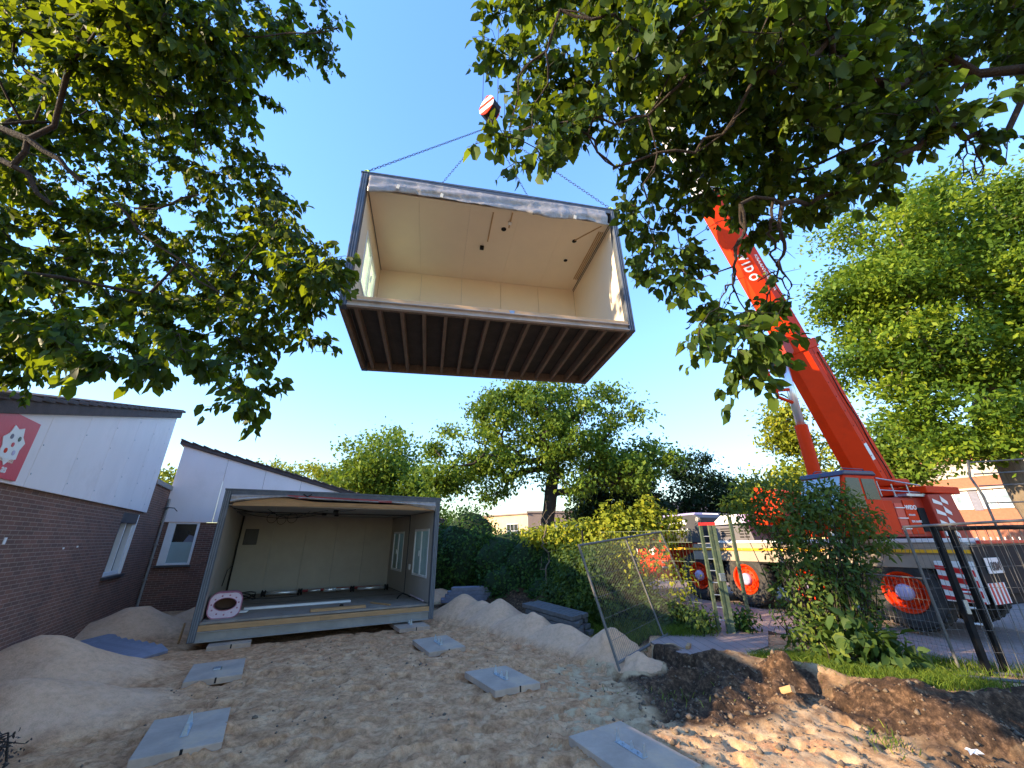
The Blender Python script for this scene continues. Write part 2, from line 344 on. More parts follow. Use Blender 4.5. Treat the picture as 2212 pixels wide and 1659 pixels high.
# ------------------------------------------------------------------ terrain
def vnoise(x, y, seed, sc):
    rg = np.random.default_rng(seed); G = rg.random((256, 256))
    x = x / sc + 37.3; y = y / sc + 91.7; xi = np.floor(x).astype(int); yi = np.floor(y).astype(int); fx = x - xi; fy = y - yi
    fx = fx * fx * (3 - 2 * fx); fy = fy * fy * (3 - 2 * fy); g = lambda a, b: G[a % 256, b % 256]
    return (g(xi, yi) * (1 - fx) + g(xi + 1, yi) * fx) * (1 - fy) + (g(xi, yi + 1) * (1 - fx) + g(xi + 1, yi + 1) * fx) * fy - .5
def cells(x, y, seed, sc):
    """distance to the nearest random point: footprints and clods"""
    rg = np.random.default_rng(seed); G = rg.random((128, 128, 3)); X = x / sc; Y = y / sc; xi = np.floor(X).astype(int); yi = np.floor(Y).astype(int)
    best = np.full(x.shape, 9.); amp = np.zeros(x.shape)
    for i in (-1, 0, 1):
        for j in (-1, 0, 1):
            g = G[(xi + i) % 128, (yi + j) % 128]; d = np.hypot(xi + i + g[..., 0] - X, yi + j + g[..., 1] - Y)
            m_ = d < best; best = np.where(m_, d, best); amp = np.where(m_, g[..., 2], amp)
    return best, amp
EDGE = [(-40, 60), (-9, 28), (-3.2, 18.6), (-1.2, 15.0), (.9, 12.9), (2.2, 10.4), (2.75, 9.2), (2.47, 8.45), (2.72, 7.42), (3.5, 7.25), (4.25, 6.95), (4.75, 6.15), (5.5, 5.8), (6.5, 5.72), (9, 5.5), (14, 5.2), (60, 4.8)]
POLY = EDGE + [(400, 4), (400, 400), (-400, 400), (-400, 60)]
def upper(x, y):
    ins = np.zeros(x.shape, bool); d = np.full(x.shape, 1e9); P = POLY
    for (x1, y1), (x2, y2) in zip(P, P[1:] + P[:1]):
        c = ((y1 > y) != (y2 > y)); xx = (x2 - x1) * (y - y1) / (y2 - y1 if y2 != y1 else 1e-9) + x1; ins ^= c & (x < xx)
    for (x1, y1), (x2, y2) in zip(EDGE, EDGE[1:]):
        t = np.clip(((x - x1) * (x2 - x1) + (y - y1) * (y2 - y1)) / ((x2 - x1) ** 2 + (y2 - y1) ** 2), 0, 1)
        d = np.minimum(d, np.hypot(x - x1 - t * (x2 - x1), y - y1 - t * (y2 - y1)))
    return np.where(ins, d, -d)
sstep = lambda a, b, t: (lambda q: q * q * (3 - 2 * q))(np.clip((t - a) / (b - a), 0, 1))
PILES = [ (.3, 10.55, .40, 1.3, .62, -.80), (1.05, 9.45, .40, 1.3, .55, -.85), (-.9, 12.3, .45, 1.2, .7, -.7),   # x, y, height, rx, ry, rot: dry sand heaps
    (-7.4, 7.1, .66, 1.7, 1.15, .5), (-6.2, 5.8, .44, 1.8, 1.0, .4), (-8.9, 10.5, .66, 1.35, 1.1, .5), (-8.5, 12.9, .62, 1.1, 1.2, 0), (-8.6, 15.3, .62, 1.0, .9, 0),
    (-1.45, 12.9, .58, .95, .9, 0), (-.35, 11.7, .52, 1.05, .85, -.6), (-2.6, 15.6, .5, 1.2, 1.0, 0),
    (.45, 10.3, .46, 1.0, .60, -.75), (1.15, 9.3, .44, 1.0, .55, -.8), (1.75, 8.4, .40, .9, .5, -.9), (2.05, 7.7, .30, .55, .45, -.8)]
SLABS = [(-3.64, 5.45), (-4.85, 7.65), (1.17, 4.98), (-.19, 7.20), (-1.52, 9.30)]
DIRT = [(2.9, 6.9, .16, .9, .55, -.4), (3.95, 6.75, .34, .34, .38, .1), (3.65, 6.55, .20, .3, .45, .1), (4.8, 5.75, .20, 1.0, .5, -.5), (2.6, 6.3, .10, .8, .6, .3), (1.2, 13.1, .42, .8, .6, -.6), (.3, 14.4, .45, .8, .6, -.6),
        (-.9, 16.0, .4, .9, .7, -.6), (2.0, 11.8, .40, .8, .55, -.7), (6.6, 5.4, .25, 1.4, .6, 0), (-5.8, 4.5, .12, .5, .4, 0)]
def height(x, y, fine=True):
    u = upper(x, y); kerb = (x > 1.9) & (x < 2.9) & (y < 9)
    up = np.where(kerb, sstep(-.03, .03, u), sstep(-.40, .12, u)); h = .25 * up; uu_ = (x + 6.54) * math.cos(.5154) + (y - 9.15) * math.sin(.5154); vv_ = -(x + 6.54) * math.sin(.5154) + (y - 9.15) * math.cos(.5154)
    h = h - .14 * sstep(-.15, .25, uu_) * (1 - sstep(4.9, 5.3, uu_)) * sstep(-.10, .25, vv_) * (1 - sstep(4.9, 5.2, vv_))
    sand = np.zeros(x.shape); soil = np.zeros(x.shape)
    def cone(px, py, hh, rx, ry, r):
        dx, dy = x - px, y - py; a = dx * math.cos(r) + dy * math.sin(r); b = -dx * math.sin(r) + dy * math.cos(r)
        q = np.sqrt((a / rx) ** 2 + (b / ry) ** 2 + .02); return hh * np.clip(1.14 - q, 0, None) ** 1.25 * (1 + .0 * q)
    for p in PILES: c = cone(*p); sand = np.maximum(sand, c)
    for p in DIRT: c = cone(*p); soil = np.maximum(soil, c)
    n1 = vnoise(x, y, 1, .9); n2 = vnoise(x, y, 2, .33); n3 = vnoise(x, y, 3, .12); n4 = vnoise(x, y, 4, .05)
    low = 1 - up; bank = np.exp(-(np.clip(np.abs(u + .35) - .1, 0, 9) / .55) ** 2) * (x > 1.6) * (y < 8.3)
    bank = np.maximum(bank, sstep(3.2, 4.6, x) * low * (y < 8)); bank = np.maximum(bank, (sstep(1.2, 2.4, x) * sstep(5.2, 6.2, y) * (y < 7.6)) * low * .8)
    for sx, sy in SLABS:
        a_ = np.abs((x - sx) * math.cos(R_(30)) + (y - sy) * math.sin(R_(30))) - .375; b_ = np.abs(-(x - sx) * math.sin(R_(30)) + (y - sy) * math.cos(R_(30))) - .525
        dd = np.maximum(a_, b_); h = h + np.where(dd > -.02, .05 * np.exp(-np.clip(dd, 0, 9) / .09) * np.clip(.25 + n2 * 1.6 + n3, 0, 1), 0) * (dd < .5)
    h = h + np.maximum(sand * (1 + n1 * .5) + np.where(sand > .02, n2 * .055 + n3 * .022 + n4 * .008, 0) * np.clip(sand * 8, 0, 1), soil + soil * (n2 * .6 + n3 * .4))
    if fine:
        tr = low * (1 - sstep(.02, .10, sand)); c1, a1 = cells(x * .8 + n3 * .16 + n2 * .1, y * 1.1 + n2 * .16, 7, .30); n5 = vnoise(x * 1.3 + n2 * .3, y, 15, .19); n6 = vnoise(x, y, 16, .075); c2, a2 = cells(x, y, 9, .085)
        flat = 1 - .8 * sstep(-4.2, -5.6, x) * 1.0
        h = h + tr * flat * (n1 * .06 + n2 * .035 + n5 * .045 - .040 * np.abs(n5) + n3 * .022 + n6 * .012 + n4 * .008 - .065 * sstep(.42, .22, c1) * (a1 > .45) + .012 * sstep(.60, .42, c1) * (a1 > .45))
        h = h + bank * (n1 * .22 + n2 * .16 + n3 * .05 + n4 * .02 + .018 * (.5 - c2) + .05 * np.clip(.5 - c1, 0, 1) * (a1 > .5))
        h = h + up * (n3 * .006)
    # soil mask: dark soil at left, sunlit orange tone put in at right
    dark = sstep(3.7, 3.1, x) if False else 1 - sstep(3.0, 3.8, x + n1 * .8)
    sm = np.clip(bank * (.50 + .65 * dark) + (soil > .03) * (.5 + .4 * dark) + .33 * sstep(-.6, 1.6, x) * (y < 8.2) + sstep(-.9, -.2, u) * (y > 9) * .9, 0, 1) * (1 - sstep(.03, .12, sand))
    sm = np.where(y > 12.5, np.maximum(sm, sstep(-2.6, -1.2, u) * (1 - sstep(.03, .12, sand))), sm)
    return h, np.clip(sm, 0, 1), sand, up, u
def axis(lo, hi, st, far, grow=1.16):
    a = list(np.arange(lo, hi, st)); s_ = st; x = a[-1]
    while x < far: s_ *= grow; x += s_; a.append(x)
    s_ = st; x = lo; b = []
    while x > -far: s_ *= grow; x -= s_; b.append(x)
    return np.array(b[::-1] + a)
gx = axis(-6.2, 7.2, .035, 500); gy = axis(4.2, 9.6, .035, 500, 1.035)
X, Y = np.meshgrid(gx, gy, indexing='ij'); H, SM, SA, UP, UU = height(X, Y)
nx, ny = X.shape; V = np.stack([X.ravel(), Y.ravel(), H.ravel()], 1)
i = (np.arange(nx - 1)[:, None] * ny + np.arange(ny - 1)[None]).ravel(); Fc = np.stack([i, i + ny, i + ny + 1, i + 1], 1)
m, n, b = _nodes('site_ground'); M['ground'] = m
at = N(n, "ShaderNodeAttribute", attribute_name='rnd'); at2 = N(n, "ShaderNodeAttribute", attribute_name='sand')
t0 = noise(n, 3.4, 10, .74); t1 = noise(n, 13, 8, .74); t2 = noise(n, 120, 5)
trod = ramp(n, t0.outputs[0], [(.28, (.32, .150, .070)), (.5, (.66, .36, .185)), (.72, (.86, .55, .32))])
trod2 = mixc(n, .5, trod.outputs[0], ramp(n, t1.outputs[0], [(.38, (.33, .24, .17)), (.54, (1.05, 1.0, .95))]).outputs[0], 'MULTIPLY')
dry = ramp(n, t0.outputs[0], [(.3, (.70, .42, .25)), (.7, (.82, .52, .33))])
t4 = noise(n, 4.5, 8, .66)
soilA = ramp(n, t4.outputs[0], [(.34, (.19, .105, .055)), (.46, (.42, .26, .14)), (.60, (.62, .43, .25))]); soilB = ramp(n, t1.outputs[0], [(.36, (.028, .018, .012)), (.52, (.085, .050, .030)), (.68, (.26, .155, .09))])  # soilA holds the sunlit orange as colour; soilB is dark soil
rr = ramp(n, at.outputs['Fac'], [(.62, (0, 0, 0)), (.88, (1, 1, 1))]); soilm = mixc(n, rr.outputs[0], soilA.outputs[0], soilB.outputs[0])
dry2 = mixc(n, .35, dry.outputs[0], ramp(n, t1.outputs[0], [(.35, (.55, .50, .46)), (.55, (1.05, 1.02, 1.0))]).outputs[0], 'MULTIPLY'); c = mixc(n, at2.outputs['Fac'], trod2, dry2); mm = N(n, "ShaderNodeMath", operation='MULTIPLY_ADD'); n.links.new(t4.outputs[0], mm.inputs[0]); mm.inputs[1].default_value = 1.4; 
n.links.new(at.outputs['Fac'], mm.inputs[2]); r = ramp(n, mm.outputs[0], [(.95, (0, 0, 0)), (1.25, (1, 1, 1))])
c = mixc(n, r.outputs[0], c, soilm)
c = mixc(n, .35, c, ramp(n, t2.outputs[0], [(.3, (.55, .52, .5)), (.7, (1.1, 1.08, 1.05))]).outputs[0], 'MULTIPLY')
n.links.new(c, b.inputs['Base Color']); b.inputs['Roughness'].default_value = .95; b.inputs['Specular IOR Level'].default_value = .15
ad = N(n, "ShaderNodeMath", operation='MULTIPLY_ADD'); n.links.new(t2.outputs[0], ad.inputs[0]); ad.inputs[1].default_value = .3; n.links.new(t1.outputs[0], ad.inputs[2]); bump(n, b, ad.outputs[0], .020)
g = npmesh('ground', V, Fc, 'ground', rnd=SM.ravel(), smooth=True)
a = g.data.attributes.new('sand', 'FLOAT', 'POINT'); a.data.foreach_set('value', np.clip(SA * 9, 0, 1).ravel().astype(np.float32)); tag(g, kind='structure')
def gz(x, y): return float(height(np.array([float(x)]), np.array([float(y)]), False)[0][0])
# paved path through the gate and the street beyond
pv = MB(); pv.prism([(2.52, 8.42, .15), (2.77, 7.45, .15), (3.55, 7.42, .15), (4.5, 8.1, .15), (5.4, 9.6, .15), (7.2, 12.2, .15), (5.6, 13.2, .15), (4.4, 10.2, .15), (3.2, 9.1, .15)], (0, 0, .118))
tag(pv.build('path', 'paving'), kind='structure')
rd = MB(); rd.prism([(5.3, 9.2, .2), (5.9, 7.35, .2), (9, 5.9, .2), (30, 4, .2), (60, 60, .2), (-20, 80, .2), (-3, 34, .2), (3, 17, .2)], (0, 0, .0605)); tag(rd.build('road', 'paving'), kind='structure')
# ------------------------------------------------------------------ school
TH = .5154; cS, sS = math.cos(TH), math.sin(TH)
S = thing('school_building', 'brown brick school with white mono-pitch gables and dark tiled roofs', 'school', (0, 0, 0), (0, 0, TH), frame='local')
u0, v0, v1 = -3.3, 6.4, 14.98; rz = lambda v: 3.63 + (v - 7.57) * .2527
mb = MB()
# brick wall with window opening (v 13.27..14.65, z 1.25..2.68)
mb.box((u0 - .3, v0, -.3), (u0, 13.27, 2.75)); mb.box((u0 - .3, 13.27, -.3), (u0, 14.66, 1.25)); mb.box((u0 - .3, 14.66, -.3), (u0, 17.2, 2.75))
mb.box((u0 - .3, v1 + .02, 2.75), (u0, 17.2, 3.56)); mb.box((u0 - .3, 13.27, 2.68), (u0, 14.66, 2.75)); mb.box((-13, v0, -.3), (u0 - .3, v0 + .3, 3.2)); mb.box((-13, 1.4, -.3), (u0 - .02, v0 - .01, 2.38))  # last box: unseen low wing, added to cast shade over the yard
mb.build('wall', 'brick_v', S)
mb = MB(); mb.box((u0 - .2, 13.27, 1.25), (u0 - .17, 14.66, 2.68)); mb.build('window', 'glass_dk', S)
win = MB(); fr = .07
for lo, hi in (((13.27, 1.25), (13.33, 2.68)), ((14.52, 1.25), (14.655, 2.68)), ((13.33, 1.25), (14.52, 1.33)), ((13.33, 2.58), (14.52, 2.68)), ((13.98, 1.33), (14.03, 2.58))):
    win.box((u0 - .17, lo[0], lo[1]), (u0 - .06, hi[0], hi[1]))
win.box((u0 - .06, 14.60, 1.25), (u0 - .004, 14.655, 2.68)); win.build('window_frame', 'white', S, .005)
MB().box((u0 - .16, 13.20, 1.19), (u0 + .06, 14.72, 1.247)).build('window_sill', 'darkgrey', S)
mb = MB(); mb.box((u0 - .168, 13.34, 2.2), (u0 - .16, 13.97, 2.575)); mb.build('window_blind', 'bluestone', S)
# white cladding of the side gable
mb = MB()
vv = v0; seams = [v0 + .75 + 1.22 * k for k in range(7)] + [v1]
for s_ in seams:
    mb.prism([(u0 + .005, vv + .004, 2.76), (u0 + .005, s_ - .004, 2.76), (u0 + .005, s_ - .004, max(2.77, rz(s_) + .05)), (u0 + .005, vv + .004, max(2.77, rz(vv) + .05))], (.045, 0, 0)) if rz(s_) > 2.8 else None
    vv = s_
mb.build('cladding', 'white_board', S, .003)
mb = MB(); rg = random.Random(3)
for s_ in seams[:-1]:
    for z in np.arange(2.95, rz(s_) - .1, .42): mb.lathe((u0 + .05, s_ + .05, z), (1, 0, 0), [(.012, 0), (.012, .006), (.0, .008)], 8)
mb.build('cladding_screw', 'steel', S)
MB().box((u0 - .25, v0, 2.45), (u0 - .01, v1, 2.755)).build('cladding_back', 'darkgrey', S)
# roof slab and tiles
mb = MB(); mb.prism([(u0 + .12, v0 - .12, rz(v0 - .12)), (u0 + .12, v1 + .1, rz(v1 + .1)), (u0 + .12, v1 + .1, rz(v1 + .1) + .2), (u0 + .12, v0 - .12, rz(v0 - .12) + .2)], (-10, 0, 0)); mb.build('roof', 'roof_tile', S, .01)
mb = MB(); k = 0
v = v0 - .1
while v < v1 + .05:   # overlapping verge tiles with rounded backs
    mb.prism([(u0 + .16, v, rz(v) + .20), (u0 + .16, v + .36, rz(v + .36) + .17), (u0 + .16, v + .34, rz(v + .34) + .235), (u0 + .16, v + .18, rz(v + .18) + .25), (u0 + .16, v, rz(v) + .27)], (-.4, 0, 0)); v += .33
v = v0 - .1
while v < v1 + .05:
    mb.prism([(u0 - .3, v, rz(v) + .2), (u0 - .3, v + .34, rz(v + .34) + .18), (u0 - .3, v + .34, rz(v + .34) + .22), (u0 - .3, v, rz(v) + .26)], (-9.7, 0, 0)); v += .33
mb.build('roof_verge', 'roof_tile', S, .012)
# coping, flat roofs (the lower one tops an unseen, added wing), rear block
mb = MB(); mb.box((u0 - .36, v1 + .15, 3.562), (u0 + .05, 17.15, 3.70)); mb.build('coping', 'beam_grey', S, .01)
mb = MB(); mb.box((-13.1, 1.3, 2.39), (u0 + .06, v0 - .02, 2.52)); mb.box((-13, v1 + .1, 3.2), (u0 - .31, 17.1, 3.5)); mb.box((-13, v1 - .3, -.3), (u0 - .31, v1 - .02, 5.3)); mb.build('flat_roof', 'darkgrey', S)
V2 = 17.2; rz2 = lambda u: 5.06 - (u + 3.26) * .2535
mb = MB(); mb.box((u0, V2, -.3), (-3.1, V2 + .3, 2.58)); mb.box((-3.1, V2, -.3), (-2.27, V2 + .3, 1.30)); mb.box((-2.27, V2, -.3), (9, V2 + .3, 2.2))
mb.prism([(-2.27, V2, 2.2), (6.4, V2, 2.2), (5.6, V2, 2.58), (-2.27, V2, 2.58)], (0, .3, 0)); mb.box((8.7, V2 + .3, -.3), (9, 27, 2.0)); mb.build('wall', 'brick_u', S)
mb = MB(); uu = u0
for s_ in (-1.95, -.73, .49, 1.71, 2.93, 4.15, 6.1):
    mb.prism([(uu + .004, V2 - .045, 2.59), (s_ - .004, V2 - .045, 2.59), (s_ - .004, V2 - .045, max(2.6, rz2(s_))), (uu + .004, V2 - .045, rz2(uu))], (0, .04, 0)); uu = s_
mb.build('cladding', 'white_board', S, .003)
mb = MB(); mb.prism([(u0 - .12, V2 - .12, rz2(u0 - .12) + .01), (8.2, V2 - .12, rz2(8.2) + .01), (8.2, V2 - .12, rz2(8.2) + .13), (u0 - .12, V2 - .12, rz2(u0 - .12) + .13)], (0, 9.5, 0)); mb.build('roof', 'roof_tile', S, .01)
mb = MB(); u = u0 - .12
while u < 8:
    mb.prism([(u, V2 - .15, rz2(u) + .14), (u + .36, V2 - .15, rz2(u + .36) + .12), (u + .36, V2 - .15, rz2(u + .36) + .15), (u, V2 - .15, rz2(u) + .20)], (0, 9.5, 0)); u += .33
mb.build('roof_verge', 'roof_tile', S, .008)
MB().box((u0 - .05, V2 + .31, -.3), (u0 + .05, 26.5, 5.0)).build('wall', 'brick_v', S)
MB().box((-3.1, V2 + .08, 1.3), (-2.27, V2 + .1, 2.58)).build('window', 'glass_dk', S)
mb = MB(); mb.box((-3.1, V2 - .01, 1.30), (-2.90, V2 + .07, 2.58)); mb.box((-2.34, V2 - .01, 1.30), (-2.272, V2 + .07, 2.58)); mb.box((-2.90, V2 - .01, 1.30), (-2.34, V2 + .07, 1.36)); mb.box((-2.90, V2 - .01, 2.53), (-2.34, V2 + .07, 2.58))
mb.build('window_frame', 'white', S, .004)
MB().box((-2.898, V2 + .05, 1.36), (-2.342, V2 + .062, 1.98)).build('frosted_pane', 'frost', S)
mb = MB(); mb.prism([(-2.60, V2 + .066, 1.98), (-2.36, V2 + .066, 1.98), (-2.345, V2 + .066, 2.16), (-2.50, V2 + .066, 2.20)], (0, .006, 0)); mb.build('painted_reflection', 'bluestone', S)  # bluish patch painting a reflection in the pane
MB().box((-3.14, V2 - .06, 1.24), (-2.22, V2 + .05, 1.297)).build('window_sill', 'darkgrey', S)
mb = MB(); mb.tube((u0 + .06, V2 - .10, 0), (u0 + .06, V2 - .10, 3.3), .035, n=10)
for z in (.9, 1.5, 1.9, 3.0): mb.box((u0 + .01, V2 - .15, z), (u0 + .11, V2 - .05, z + .03))
mb.build('downpipe', 'beam_grey', S)
mb = MB(); mb.path([(-3.25, V2 - .05, 2.95), (-3.2, V2 - .3, 3.02), (-3.0, V2 - .4, 3.0), (-2.9, V2 - .42, 2.9)], .012); mb.path([(-3.2, V2 - .3, 3.02), (-3.3, V2 - .45, 2.96)], .01); mb.build('bracket', 'black', S)
for v_, z_ in ((8.6, 2.0), (10.6, 1.9), (11.2, 1.92)):
    MB().box((u0, v_, z_), (u0 + .008, v_ + .06, z_ + .09 if v_ < 9 else z_ + .03)).build('wall_patch', 'white', S)
# sign on the gable
sg = thing('school_sign', 'red school sign with a pale star emblem on the white gable', 'sign', (0, 0, 0), (0, 0, TH), frame='local')
MB().box((u0 + .05, 6.7, 2.80), (u0 + .075, 8.07, 3.60)).build('board', 'sign_red', sg, .003)
F = lambda a, r: (u0 + .076, 7.62 + r * math.cos(a) * .62, 3.22 + r * math.sin(a) * .62)
pts = []
for k in range(14): a = R_(14) + 2 * math.pi * k / 14; pts.append(F(a, .43 if k % 2 == 0 else .33))
MB().prism(pts, (.006, 0, 0)).build('emblem', 'white', sg)
cols = [('green_metal', 1), ('bluestone', 3), ('orange', 5), ('violet', 7)]
for nm_, k in cols:
    a = 2 * math.pi * k / 8; MB().lathe((u0 + .083, 7.62 + .13 * math.cos(a), 3.22 + .13 * math.sin(a)), (1, 0, 0), [(.034, 0), (.034, .003), (0, .004)], 10).build('emblem_dot', nm_, sg)
MB().lathe((u0 + .083, 7.62, 3.22), (1, 0, 0), [(.03, 0), (.03, .004), (0, .005)], 14).build('emblem_centre', 'sign_red', sg)
text('lettering', 'basisschool', 'cream_band', sg, (u0 + .078, 7.80, 3.0), (0, 1, 0), (0, 0, 1), .085, 'RIGHT')
text('lettering', 'as', 'white', sg, (u0 + .078, 7.74, 2.87), (0, 1, 0), (0, 0, 1), .14, 'RIGHT', bold=.003)
# ------------------------------------------------------------------ cabin units
def shell(t, W, Dp, H, hung):
    """steel frame, walls, roof, floor of an open-fronted site cabin; front is y=0"""
    P = .13; zb, zw, zf = (.125, .205, .235) if hung else (.19, .30, .345)
    for (x, y) in ((0, 0), (W - P, 0), (0, Dp - P), (W - P, Dp - P)):
        mb = MB(); mb.box((x, y, 0), (x + P, y + P, H)); mb.build('corner_post', 'frame_grey', t, .012)
        if y == 0:
            mb = MB()
            for k in (.022, .062, .102): mb.box((x + k - .008, -.012, .02), (x + k + .008, 0.002, H - .02))
            mb.build('post_rib', 'rib', t)
    mb = MB(); mb.box((P, -.005, H - .11), (W - P, .09, H)); mb.box((P, Dp - .09, H - .14), (W - P, Dp, H))
    mb.box((0, P, H - .13), (.10, Dp - P, H)); mb.box((W - .10, P, H - .13), (W, Dp - P, H)); mb.build('roof_beam', 'frame_grey', t, .008)
    mb = MB()  # bottom channel beams, C-shaped at the front
    mb.box((P, .02, .0), (W - P, .035, zb - .002)); mb.box((P, -.03, .0), (W - P, .035, .02)); mb.box((P, -.03, zb - .018), (W - P, .035, zb)); mb.build('floor_beam', 'beam_light' if hung else 'beam_grey', t, .003)
    mb = MB(); mb.box((P, Dp - .10, 0), (W - P, Dp - .02, .2)); mb.box((.0, P, 0), (.08, Dp - P, .2)); mb.box((W - .08, P, 0), (W, Dp - P, .2)); mb.build('floor_beam', 'wood_dark' if hung else 'beam_grey', t, .003)
    mb = MB(); mb.box((P, .0, zb + .004), (W * .47, .07, zw)); mb.box((W * .47 + .003, .0, zb + .004), (W - P, .072, zw - .003)); mb.build('sill_timber', 'wood_light' if hung else 'wood', t, .004)
    cr = 'cream' if hung else 'cream_dull'
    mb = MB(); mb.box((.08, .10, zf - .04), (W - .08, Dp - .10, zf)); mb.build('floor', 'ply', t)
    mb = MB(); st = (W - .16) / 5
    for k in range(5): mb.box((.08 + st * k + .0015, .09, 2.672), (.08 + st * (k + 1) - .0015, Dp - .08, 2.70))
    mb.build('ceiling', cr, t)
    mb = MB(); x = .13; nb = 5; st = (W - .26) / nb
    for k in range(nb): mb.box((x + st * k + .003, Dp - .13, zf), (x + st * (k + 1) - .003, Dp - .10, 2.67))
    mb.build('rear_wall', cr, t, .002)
    MB().box((.03, Dp - .08, .2), (W - .03, Dp - .04, 2.8)).build('rear_cladding', 'clad_grey', t)
    MB().prism([(-.01, -.01, H + .001), (W + .01, -.01, H + .001), (W + .01, -.01, H + .03), (W / 2, -.01, H + .05), (-.01, -.01, H + .03)], (0, Dp + .02, 0)).build('roof', 'frame_grey', t)
    for zz in (zf + .004, 2.662):
        mb = MB(); mb.box((.14, .12, zz), (.152, Dp - .13, zz + .012)); mb.box((W - .152, .12, zz), (W - .14, Dp - .13, zz + .012)); mb.build('edge_trim', 'darkgrey', t)
def side_wall(t, x0, x1, y0, y1, wins, mat, zf):
    """wall between x0 and x1 (x0 inner face), with windows [(ya, yb, za, zb)]"""
    mb = MB(); y = y0
    a, b_ = sorted((x0, x1))
    for (ya, yb, za, zb) in wins:
        mb.box((a, y, zf), (b_, ya, 2.67)); mb.box((a, ya, zf), (b_, yb, za)); mb.box((a, ya, zb), (b_, yb, 2.67)); y = yb
    mb.box((a, y, zf), (b_, y1, 2.67)); mb.build('side_wall', mat, t)
    mb = MB(); y = y0; mid = x1 + (.03 if x1 > x0 else -.03)
    a2, b2 = sorted((x1, mid))
    for (ya, yb, za, zb) in wins:
        mb.box((a2, y, .2), (b2, ya, 2.85)); mb.box((a2, ya, .2), (b2, yb, za)); mb.box((a2, ya, zb), (b2, yb, 2.85)); y = yb
    mb.box((a2, y, .2), (b2, y1, 2.85)); mb.build('side_cladding', 'clad_grey', t)
    s = 1 if x1 > x0 else -1; xi = x0 - .03 * s
    for (ya, yb, za, zb) in wins:
        ym = (ya + yb) / 2; xa, xb = sorted((x0 - .012 * s, x0 + .03 * s)); f = .032
        mb = MB()
        for lo, hi in (((ya - .03, za - .03), (ya + f, zb + .03)), ((yb - f, za - .03), (yb + .03, zb + .03)), ((ya + f, za - .03), (yb - f, za + f)), ((ya + f, zb - f), (yb - f, zb + .03)), ((ym - .018, za + f), (ym + .018, zb - f))):
            mb.box((xa, lo[0], lo[1]), (xb, hi[0], hi[1]))
        w_ = mb.build('window', 'white', t, .006)
        xg = (x0 + .02 * s, x0 + .028 * s); xg = sorted(xg)
        MB().box((xg[0], ya + f, za + f), (xg[1], ym - .018, zb - f)).box((xg[0], ym + .018, za + f), (xg[1], yb - f, zb - f)).build('pane', 'clearpane', w_)
        xh = xi - .03 * s; MB().box((min(xh, xi), ym - .012, (za + zb) / 2 - .10), (max(xh, xi), ym + .012, (za + zb) / 2 + .05)).build('window_handle', 'white', w_, .005)
m, n, b = _nodes('clear_pane'); M['clearpane'] = m; b.inputs['Base Color'].default_value = (.8, .88, .86, 1); b.inputs['Roughness'].default_value = .02
t = noise(n, 2); r = ramp(n, t.outputs[0], [(.3, (.70, .80, .78)), (.7, (.90, .95, .93))]); n.links.new(r.outputs[0], b.inputs['Base Color'])
tr = N(n, "ShaderNodeBsdfTransparent"); n.links.new(r.outputs[0], tr.inputs[0]); fz = N(n, "ShaderNodeFresnel"); mx = N(n, "ShaderNodeMixShader"); n.links.new(fz.outputs[0], mx.inputs[0])
b.inputs['Specular IOR Level'].default_value = 1; n.links.new(tr.outputs[0], mx.inputs[1]); n.links.new(b.outputs[0], mx.inputs[2]); n.links.new(mx.outputs[0], n.nodes['Material Output'].inputs[0])
def sheet(t, pts_top, drop, y, mat='plastic', seed=1, name='plastic_sheet'):
    """wrinkled plastic hanging from the roof edge: top line pts [(x,z)], drop(x) = hanging length"""
    rg = np.random.default_rng(seed); x0, x1 = pts_top[0][0], pts_top[-1][0]; nx_, nz_ = 150, 12; V_ = []
    xs = np.linspace(x0, x1, nx_); zt = np.interp(xs, [p[0] for p in pts_top], [p[1] for p in pts_top])
    w1 = vnoise(xs, xs * 0, seed, .5); w2 = vnoise(xs, xs * 0 + 3, seed + 1, .13); w3 = vnoise(xs, xs * 0 + 7, seed + 2, .05)
    for j in range(nz_):
        q = j / (nz_ - 1); dd = drop(xs) * (1 + w1 * .22 + w2 * .12 + w3 * .04)
        yy = y - .018 * np.sin(q * math.pi) - (w2 * .02 + w1 * .04 + .03 * vnoise(xs, xs * 0 + q * 2.2 + 11, seed + 5, .35)) * (q + .2) - .012 * np.sin(q * 9 + xs * 2)
        V_.append(np.stack([xs, yy, zt - dd * q], 1))
    V_ = np.stack(V_, 1).reshape(-1, 3); i = (np.arange(nx_ - 1)[:, None] * nz_ + np.arange(nz_ - 1)[None]).ravel()
    o = npmesh(name, V_, np.stack([i, i + 1, i + nz_ + 1, i + nz_], 1), mat, t, smooth=True)
    s_ = o.modifiers.new('s', 'SOLIDIFY'); s_.thickness = .004; return o
